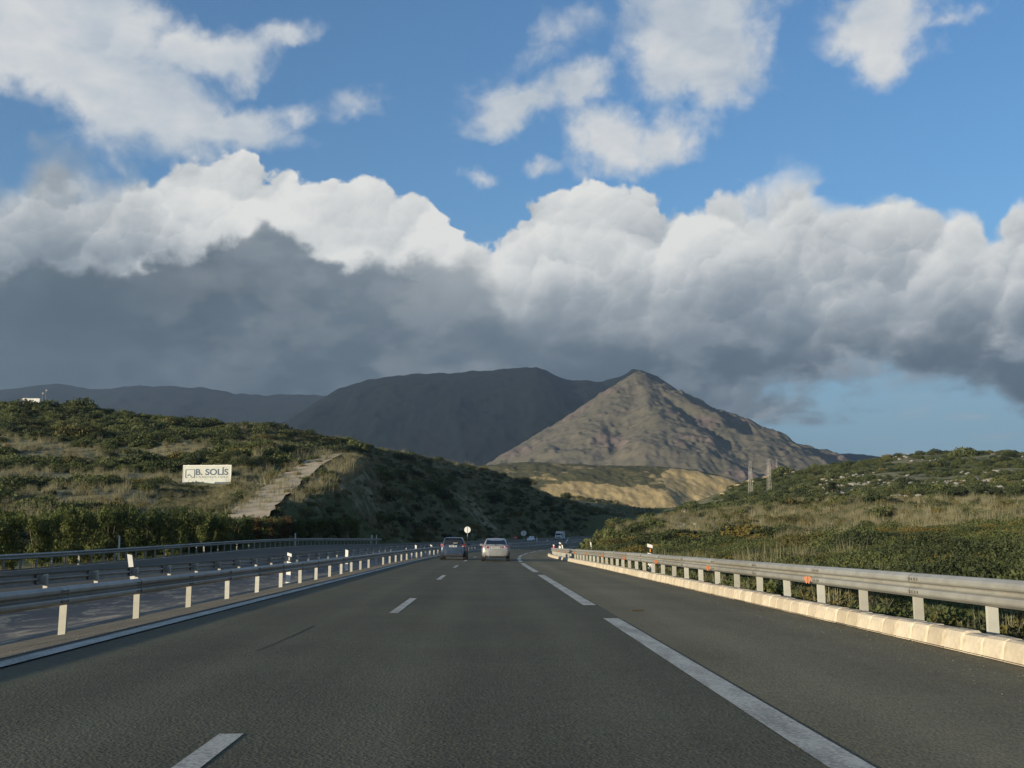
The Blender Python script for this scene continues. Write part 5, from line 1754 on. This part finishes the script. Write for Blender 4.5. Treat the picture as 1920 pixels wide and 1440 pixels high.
def cover(name, label, n, r0, r1, a0, a1, power, size, thr, dark=0.35, yel=0.06, keep=None, kinds=COARSE_SET):
    nG, nD, nY = (len(q) for q in kinds)
    X, Y = sample_cover(n, r0, r1, a0, a1, power)
    g = greenness(X, Y)
    ok = clear_of_road(X, Y) & (pr.random(n) < sstep(g, thr - 0.15, thr + 0.2)) & (path_dist(X, Y) > 5.5) & ((path_dist(X, Y) > 13) | (pr.random(n) < 0.22))
    if keep is not None:
        ok &= keep(X, Y)
    X, Y, g = X[ok], Y[ok], g[ok]
    m = len(X)
    s = size * np.exp(pr.normal(-0.05, 0.45, m)) * (0.75 + 0.5 * g)
    ok = ~((X - road_c(Y) > 0) & (Y < 445) & (X - road_c(Y) < 6.4 + 1.25 * s))           # nothing hangs over the kerb
    X, Y, g, s = X[ok], Y[ok], g[ok], s[ok]
    m = len(X)
    z = ground_z(X, Y) - 0.12 * s
    q = pr.random(m)
    dn = fbm(X / 40, Y / 40, 3, 91)
    idx = np.where(q < dark * 2 * dn, nG + pr.integers(0, nD, m), np.where(q > 1 - yel, nG + nD + pr.integers(0, nY, m), pr.integers(0, nG, m)))
    return scatter(name, label, np.stack([X, Y, z], 1), pr.uniform(0, 6.28, m), s, idx, kinds[0] + kinds[1] + kinds[2])


BB = at(388, 905, 190)
sight = lambda X, Y: ~((np.abs(X / Y - BB[0] / BB[1]) < 0.040) & (Y > 150) & (Y < 190.5))
cover('scrub', 'dense olive and green scrub covering the left hill', 19000, 105, 520, -34, 12, 1.5, 1.1, 0.42, keep=lambda X, Y: (X - road_c(Y) < -30) & sight(X, Y) & ((X / Y < -0.115) | (pr.random(len(X)) < 0.28)))
cover('scrub', 'low scrub and bushes over the field right of the road', 8000, 28, 110, 0, 34, 1.3, 0.50, 0.52, 0.2, 0.22, keep=lambda X, Y: X - road_c(Y) > 7.2, kinds=FINE_SET)
cover('scrub', 'low scrub further up the field right of the road', 5000, 105, 310, 0, 34, 1.3, 0.72, 0.52, 0.25, 0.15, keep=lambda X, Y: X - road_c(Y) > 7.5)
cover('scrub', 'scrub on the shaded cutting left of the bend', 3200, 150, 680, -13, 13, 1.4, 0.80, 0.40, 0.1, 0.10, keep=lambda X, Y: (X - road_c(Y) < -28.5))

cover('scrub', 'dark scrub over the rounded hill on the right', 13000, 290, 720, -2, 34, 1.6, 1.15, 0.50, 0.2, 0.03, keep=lambda X, Y: X - road_c(Y) > 12)

# tall weeds, straw grass: small sources that stand in the scene as plants of their own
WEEDS = []
for i, (nm, lab, X, Y, VF, mt) in enumerate([
    ('grass_tuft', 'tuft of straw-dry grass behind the right guard rail', 7.1, 15.2, blades(pr, 90, 0.28, 0.55, 0.008, 0.4), 'straw'),
    ('grass_tuft', 'pale tuft of dry grass beside the kerb, nearer the lens', 6.9, 12.6, blades(pr, 70, 0.22, 0.45, 0.008, 0.5), 'straw'),
    ('weed', 'yellowing leafy weed below the right guard rail', 6.8, 17.8, leaf_cloud(pr, dome_clumps(pr, 7, 0.34, 0.55), 420, 0.075, 0.5, 0.7, 0.3), 'weed'),
    ('weed', 'green leafy weed below the right guard rail', 7.0, 13.8, leaf_cloud(pr, dome_clumps(pr, 7, 0.40, 0.5), 480, 0.08, 0.5, 0.5, 0.3), 'scrub')]):
    t_ = thing(nm, lab, 'grass' if nm == 'grass_tuft' else 'weed', (X, Y, float(ground_z([X], [Y])[0])), 0, 'weeds behind the right guard rail')
    WEEDS.append(link('foliage', np_mesh('foliage', VF, [M[mt]]), t_))


def carpet(name, label, n, r0, r1, a0, a1, power, size, keep, mixw=(0.5, 0.5, 0, 0), sizes=0.3, by_green=None):
    X, Y = sample_cover(n, r0, r1, a0, a1, power)
    ok = keep(X, Y)
    if by_green is not None:
        g = greenness(X, Y)
        ok &= pr.random(n) < (1 - sstep(g, by_green - 0.2, by_green + 0.15))
    X, Y = X[ok], Y[ok]
    m = len(X)
    s = size * np.exp(pr.normal(0, sizes, m)) * (1 if np.isscalar(size) else 1)
    idx = pr.choice(4, m, p=mixw)
    return scatter(name, label, np.stack([X, Y, ground_z(X, Y) - 0.03], 1), pr.uniform(0, 6.28, m), s, idx, WEEDS)


carpet('weeds', 'tangle of green and yellow weeds behind the right guard rail', 5200, 8, 75, 3, 60, 1.2, 1.0, lambda X, Y: (X - road_c(Y) > 6.0) & (X - road_c(Y) < 13), (0.22, 0.12, 0.22, 0.44))
carpet('dry_grass', 'dry grass and weeds over the field right of the road', 16000, 26, 230, 0, 32, 1.25, 1.5, lambda X, Y: X - road_c(Y) > 7.5, (0.46, 0.26, 0.14, 0.14), 0.35, 0.56)
carpet('dry_grass', 'pale dry grass between the bushes of the left hill', 12000, 100, 330, -34, 2, 1.5, 1.7, lambda X, Y: (X - road_c(Y) < -30) & (path_dist(X, Y) > 4.3) & sight(X, Y), (0.6, 0.36, 0.04, 0.0), 0.3, 0.50)
carpet('dry_grass', 'pale grass tufts on the shaded cutting left of the bend', 15000, 150, 640, -13, 13, 1.3, 1.9, lambda X, Y: (X - road_c(Y) < -28.5), (0.6, 0.3, 0.05, 0.05), 0.35)
carpet('dry_grass', 'short grass on the slope straight below the billboard', 26000, 148, 192, -19, -9, 1.0, 0.75, lambda X, Y: ~sight(X, Y) & (path_dist(X, Y) > 4.0), (0.42, 0.22, 0.10, 0.26), 0.3)
carpet('weeds', 'strip of yellow weeds along the foot of the shaded cutting', 2600, 110, 330, -14, 8, 1.0, 1.7, lambda X, Y: (X - road_c(Y) < -27.5) & (X - road_c(Y) > -31.5) & (Y > 182), (0.15, 0.1, 0.5, 0.25))

# the dirt track up the hill
pth = []
seg = np.concatenate(([0], np.cumsum(np.hypot(*np.diff(PATH_PTS, axis=0).T))))
ss_ = np.linspace(0, seg[-1], 60)
cxp, cyp = np.interp(ss_, seg, PATH_PTS[:, 0]), np.interp(ss_, seg, PATH_PTS[:, 1])
V = []
for i in range(60):
    j0, j1 = max(0, i - 1), min(59, i + 1)
    tx, ty = cxp[j1] - cxp[j0], cyp[j1] - cyp[j0]
    L = math.hypot(tx, ty)
    nx_, ny_ = ty / L, -tx / L
    for k in range(7):
        o_ = (k - 3) / 3 * 2.7 + (float(fbm(i * 0.6, k * 0.01 + (5 if k > 3 else 0), 3, 13)) - 0.5) * 0.8
        V.append((cxp[i] + nx_ * o_, cyp[i] + ny_ * o_, 0))
V = np.array(V)
zc_ = path_height(cxp, cyp)
V[:, 2] = zc_.repeat(7) + np.tile((np.arange(7) - 3) / 3 * 0.22, 60) + (fbm(V[:, 0] * 1.3, V[:, 1] * 1.3, 3, 19) - 0.5) * 0.12
M['track'] = simple_mat('beaten earth', (0.40, 0.325, 0.22), 0.95, 0, 0.16, 0.7, ((0.27, 0.215, 0.14), 0.5), 0.3, world_pos=True)
structure('dirt_track', mesh_np('dirt_track', V, grid_faces(60, 7)[:, ::-1], [M['track']], True))


# ---------------------------------------------------------------- rocks
def boulder(r, s, flat=0.6):
    bm = bmesh.new()
    bmesh.ops.create_icosphere(bm, subdivisions=1, radius=1.0)
    for v in bm.verts:
        v.co *= r.uniform(0.7, 1.2)
        v.co.z *= flat
    V = np.array([tuple(v.co) for v in bm.verts]) * s
    F = np.array([[v.index for v in f.verts] for f in bm.faces])
    bm.free()
    return V, F


def rock_field(name, label, spots, mat):
    Vs, Fs, o = [], [], 0
    for x, y, s in spots:
        V, F = boulder(pr, s, pr.uniform(0.35, 0.6))
        a = pr.uniform(0, 6.28)
        V = np.stack([V[:, 0] * math.cos(a) - V[:, 1] * math.sin(a), V[:, 0] * math.sin(a) + V[:, 1] * math.cos(a), V[:, 2]], 1)
        Vs.append(V + np.array([x, y, 0])); Fs.append(F + o); o += len(V)
    Vs = np.concatenate(Vs)
    zz = ground_z(np.array([q[0] for q in spots]), np.array([q[1] for q in spots]))
    Vs[:, 2] += np.repeat(zz + 0.15 * np.array([q[2] for q in spots]), 12)
    ob = link(name, mesh_np(name, Vs, np.concatenate(Fs), [mat]))
    return tag(ob, label, None, None, 'stuff')


sp = []
while len(sp) < 1500:
    px, Y = pr.uniform(1440, 1960), pr.uniform(330, 630)
    x = at(px, 900, Y)[0]
    if float(fbm(x / 22, Y / 40, 4, 33)) > 0.50:
        sp.append((x, Y, float(np.exp(pr.normal(-0.38, 0.4)))))
rock_field('rocks', 'pale rocks strewn over the rounded hill on the right', sp, M['rock'])
sp = [(at(pr.normal(1415, 38), 900, 640)[0], pr.uniform(600, 690), float(np.exp(pr.normal(0.5, 0.45)))) for _ in range(110)]
M['sandrock'] = simple_mat('sandy rock', (0.30, 0.24, 0.145), 0.9, 0, 0.2, 0.5, ((0.3, 0.22, 0.12), 0.5))
rock_field('rocks', 'sandy boulders on the saddle behind the two pylons', sp, M['sandrock'])
sp = [(at(pr.uniform(455, 475), 925, 176)[0] + pr.normal(0, 0.8), pr.uniform(168, 190), float(np.exp(pr.normal(-1.3, 0.3)))) for _ in range(14)]
rock_field('rubble', 'white rubble dumped beside the dirt track', sp, M['rock'])
sp = [(at(pr.uniform(1255, 1330), 980, 182)[0], pr.uniform(172, 196), float(np.exp(pr.normal(-1.0, 0.4)))) for _ in range(60)]
rock_field('rubble', 'stony patch on the left slope of the knoll beyond the road', sp, M['rock'])

# loose grit along the verge and the foot of the kerb
def grit(name, label, n, fx, smin, smax, ya, yb, mat):
    Vs, Fs, o = [], [], 0
    for _ in range(n):
        yy = ya * (yb / ya) ** pr.random()
        p = RP(yy, fx(yy), 0.0)
        V, F = boulder(pr, pr.uniform(smin, smax), 0.6)
        Vs.append(V + np.array(p)); Fs.append(F + o); o += len(V)
    ob = link(name, mesh_np(name, np.concatenate(Vs), np.concatenate(Fs), [mat]))
    return tag(ob, label, None, None, 'stuff')


M['grit'] = simple_mat('pale grit', (0.17, 0.155, 0.125), 0.9, 0, 0.2, 20.0)
grit('grit', 'loose grit on the verge left of the edge line', 900, lambda y: -4.95 - abs(pr.normal(0, 0.7)), 0.004, 0.013, 9, 60, M['grit'])
grit('grit', 'loose grit on the hard shoulder below the kerb', 420, lambda y: right_edge(y) - 0.02 - abs(pr.normal(0, 0.7)), 0.002, 0.0075, 7, 45, M['grit'])

# ---------------------------------------------------------------- billboard on the hill
M['board'] = simple_mat('sun-bleached poster', (0.42, 0.44, 0.40), 0.6, 0, 0.07, 0.8, ((0.35, 0.37, 0.34), 0.4))
M['ink'] = simple_mat('slate blue print', (0.045, 0.075, 0.115), 0.6)
M['ink_grey'] = simple_mat('faded grey print', (0.15, 0.18, 0.19), 0.6)
M['ink_pale'] = simple_mat('pale blue print', (0.33, 0.42, 0.48), 0.6)
bx, by, bz = at(388, 891, 190)
bb = thing('billboard', 'white billboard reading B. SOLÍS CONSTRUCTORA on the left hillside', 'billboard', (bx, by, bz), R(-6))
BW, BH = 8.2, 3.35
link('panel', MB().box((0, 0.06, 0), (BW, 0.08, BH)).mesh('panel', M['board']), bb)
fr = MB()
for s in (-1, 1):
    fr.box((0, 0.05, s * (BH / 2 - 0.03)), (BW + 0.06, 0.14, 0.09)); fr.box((s * (BW / 2), 0.05, 0), (0.07, 0.14, BH - 0.1))
link('frame', fr.mesh('frame', M['white']), bb)
for x in (-3.3, -1.1, 1.1, 3.3):
    link('leg', MB().box((x, 0.25, -1.2), (0.16, 0.22, BH + 2.6)).mesh('leg', M['galv']), bb)
    link('brace', MB().bar((x, 0.3, 0.6), (x, 1.9, -2.6), 0.12).mesh('brace', M['galv']), bb)
u_ = BW / 1235.0                                                    # sizes read off the poster
X_b = lambda p: (p - 935) * u_
Z_b = lambda p: (432 - p) * u_
lt = lettering('B. SOLÍS', 1.0, M['ink'], bb, (X_b(1058), -0.0, Z_b(360)), extrude=0.012, name='lettering', bold=0.022)
sm = lettering('CONSTRUCTORA', 0.34, M['ink_grey'], bb, (X_b(1065), 0.0, Z_b(480)), extrude=0.012, spacing=1.35)
FIT = [(lt, 840 * u_, 150 * u_, 'B. SOLÍS'), (sm, 830 * u_, 44 * u_, 'CONSTRUCTORA')]
bpy.context.view_layer.update()
for o, wd, ht, _t in FIT:
    d = o.dimensions
    if d.x > 0.01:
        o.scale = (wd / d.x, (ht * (1.32 if _t[0] == 'B' else 1.0)) / d.y, 1.0)
deps = bpy.context.evaluated_depsgraph_get()
for o, *_r in FIT:                                                   # plain meshes from here on
    me = bpy.data.meshes.new_from_object(o.evaluated_get(deps))
    n_ = link('letters', me, bb, o.location, o.rotation_euler, o.scale)
    bpy.data.objects.remove(o)
    n_.name = 'lettering'
lg = MB()
L = [(385, 490), (385, 290), (612, 290), (612, 488), (556, 488), (470, 405), (430, 452)]
for (xa_, za_), (xb_, zb_) in zip(L[:-1], L[1:]):
    lg.bar((X_b(xa_), 0.0, Z_b(za_)), (X_b(xb_), 0.0, Z_b(zb_)), 14 * u_ * 1.25)
lg.bar((X_b(385), 0, Z_b(490)), (X_b(420), 0, Z_b(490)), 14 * u_ * 1.25)
link('logo', lg.mesh('logo', M['ink']), bb)
def flat(name, pts, mat, y=0.012):
    mb = MB(); mb.prism([(X_b(a), Z_b(c)) for a, c in pts], 'y', y - 0.012, y + 0.01)
    link(name, mb.mesh(name, mat), bb)
flat('stripe', [(340, 545), (420, 606), (1545, 606), (1545, 655), (400, 655), (340, 600)], M['ink_pale'])
flat('stripe', [(1140, 604), (1546, 604), (1546, 654), (1140, 654)], M['ink'], 0.004)
flat('stripe', [(745, 622), (1120, 622), (1120, 642), (745, 642)], M['white'], 0.002)

# ---------------------------------------------------------------- white building on the skyline
hx, hy, hz = at(58, 766, 372)
hz = max(float(ground_z([hx], [hy])[0]) + 1.3, hz + 0.5)
hb = thing('house', 'small flat white house with aerials on the crest of the left hill', 'house', (hx, hy, hz), R(8))
w = MB().box((0.3, 0, 1.2), (5.6, 4.0, 1.6)).box((2.5, -0.5, 0.7), (1.4, 4.4, 2.6))
link('wall', w.mesh('wall', M['white']), hb)
link('roof', MB().box((0.3, 0, 2.06), (5.8, 4.2, 0.12)).mesh('roof', M['white']), hb)
wf = link('window', MB().box((0.9, -2.02, 1.4), (0.7, 0.06, 0.5)).mesh('window', M['ink_grey']), hb)
for x, z, t in ((3.25, 5.4, 'aerial'), (4.3, 6.4, 'aerial')):
    a = link(t, MB().bar((x, 0.2, 0), (x, 0.2, z - 1.4), 0.10).cyl((x + 0.16, 0.1, z - 1.3), 0.30, 0.08, 'y', 12).mesh(t, M['galv']), hb)


# ---------------------------------------------------------------- lattice pylons
def pylon(label, X, Y, h, base_w, top_w, arms, z=None, lw=0.10):
    z = float(ground_z([X], [Y])[0]) - 0.2 if z is None else z
    root = thing('pylon', label, 'pylon', (X, Y, z), R(18), 'power line pylons')
    mb = MB()
    n = max(4, int(h / 2.9))
    wd = lambda t: base_w + (top_w - base_w) * min(1.0, t * 1.25)
    corners = ((-1, -1), (1, -1), (1, 1), (-1, 1))
    for i in range(n):
        t0, t1 = i / n, (i + 1) / n
        a, c = wd(t0) / 2, wd(t1) / 2
        for k, (sx, sy) in enumerate(corners):
            mb.bar((sx * a, sy * a, h * t0), (sx * c, sy * c, h * t1), lw)
            nx2, ny2 = corners[(k + 1) % 4]
            if i % 2 == 0:
                mb.bar((sx * a, sy * a, h * t0), (nx2 * c, ny2 * c, h * t1), lw * 0.45, 0, 3)
            else:
                mb.bar((nx2 * a, ny2 * a, h * t0), (sx * c, sy * c, h * t1), lw * 0.45, 0, 3)
            mb.bar((sx * c, sy * c, h * t1), (nx2 * c, ny2 * c, h * t1), lw * 0.35, 0, 3)
    link('lattice', mb.mesh('lattice', M['pylon']), root)
    for f, side, L in arms:
        am = MB()
        for s in ((-1, 1) if side == 0 else (side,)):
            am.bar((s * top_w * 0.4, -top_w * 0.3, h * f), (s * L, 0, h * f + 0.15), lw * 0.9)
            am.bar((s * top_w * 0.4, top_w * 0.3, h * f), (s * L, 0, h * f + 0.15), lw * 0.9)
            am.bar((s * top_w * 0.4, 0, h * f + 0.9), (s * L, 0, h * f + 0.2), lw * 0.7)
        ao = link('crossarm', am.mesh('crossarm', M['pylon']), root)
        ins = MB()
        for s in ((-1, 1) if side == 0 else (side,)):
            ins.cyl((s * L, 0, h * f - 0.55), 0.10, 1.2, 'z', 8)
        link('insulator', ins.mesh('insulator', M['glass']), ao)
    return root


M['pylon'] = simple_mat('weathered galvanised lattice', (0.36, 0.35, 0.32), 0.55, 0.1, 0.1, 1.0)
ARMS = [(0.90, -1, 3.0), (0.80, 1, 2.1), (0.70, 1, 3.0), (0.985, 1, 1.8)]
p1 = at(1408, 936, 520); p2 = at(1443, 934, 535)
pylon('nearer lattice pylon with short staggered arms left of its twin before the sandy saddle', p1[0], 520, 16.6, 1.55, 0.95, ARMS)
pylon('lattice pylon right of its nearer twin before the sandy saddle', p2[0], 535, 15.6, 1.55, 0.95, [(0.95, -1, 2.4), (0.86, 1, 1.6), (0.97, 1, 1.4)])
p3 = at(1457, 900, 700)
pylon('thin distant pylon right of the twin pylons against the mountain', p3[0], 700, 14.5, 1.0, 0.6, [(0.93, 0, 1.8)], z=p3[2] - 1.5, lw=0.06)
p4 = at(1489, 866, 1400)
p5 = at(1282, 974, 330)
pylon('small pole pylon at the mouth of the valley left of the knoll', p5[0], 330, 4.6, 0.7, 0.5, [(0.94, 0, 0.8)], lw=0.12)

# ---------------------------------------------------------------- low white wall and yellow hut on the right
wx, wy, _ = at(1574, 1001, 118)
wz = float(ground_z([wx], [wy])[0])
wl = thing('culvert_wall', 'low white concrete wall lying in the field right of the road', 'wall', (wx, wy, wz - 0.1), R(6))
link('parapet', MB().box((-0.2, 0, 0.34), (3.1, 0.4, 0.36)).mesh('parapet', M['white']), wl)
link('wing_wall', MB().box((1.75, 0.5, 0.30), (0.9, 0.35, 0.26), rot=(0, 0, 0.7)).mesh('wing_wall', M['white']), wl)
yx, yy, yz = at(1532, 946, 300)
yh = thing('hut', 'tiny cream hut on the scrub slope right of the twin pylons', 'hut', (yx, yy, float(ground_z([yx], [yy])[0]) - 0.2), R(15))
M['cream'] = simple_mat('cream render', (0.66, 0.54, 0.30), 0.8)
link('wall', MB().box((0, 0, 0.8), (1.7, 1.6, 1.9)).mesh('wall', M['cream']), yh)
link('roof', MB().prism([(-1.0, 1.74), (1.0, 1.74), (0.9, 1.95), (-0.7, 2.1)], 'y', -0.95, 0.95).mesh('roof', M['white']), yh)

# scraps on the shoulder and by the edge
mb = MB().box((0, 0, 0.012), (0.22, 0.05, 0.014), rot=(0, 0, 0.3))
lv = link('leaf_litter', mb.mesh('leaf_litter', M['hedge_red']), None, RP(19.6, 2.55, 0.004))
tag(lv, 'small rusty scrap of leaves lying between two shoulder dashes', 'litter')

# ---------------------------------------------------------------- the air
HAZE = 4.8e-5
hz_me = MB().box((0, 3200, 700), (15000, 11600, 1500)).mesh('haze', [])
hz_o = link('haze', hz_me)
hz_o["kind"] = "stuff"
hm = bpy.data.materials.new('haze')
hm.use_nodes = True
hm.node_tree.nodes.clear()
o_ = hm.node_tree.nodes.new('ShaderNodeOutputMaterial')
v_ = hm.node_tree.nodes.new('ShaderNodeVolumePrincipled')
v_.inputs['Color'].default_value = (0.52, 0.72, 0.98, 1)
v_.inputs['Density'].default_value = HAZE
v_.inputs['Anisotropy'].default_value = 0.2
hm.node_tree.links.new(v_.outputs[0], o_.inputs['Volume'])
hz_me.materials.append(hm)
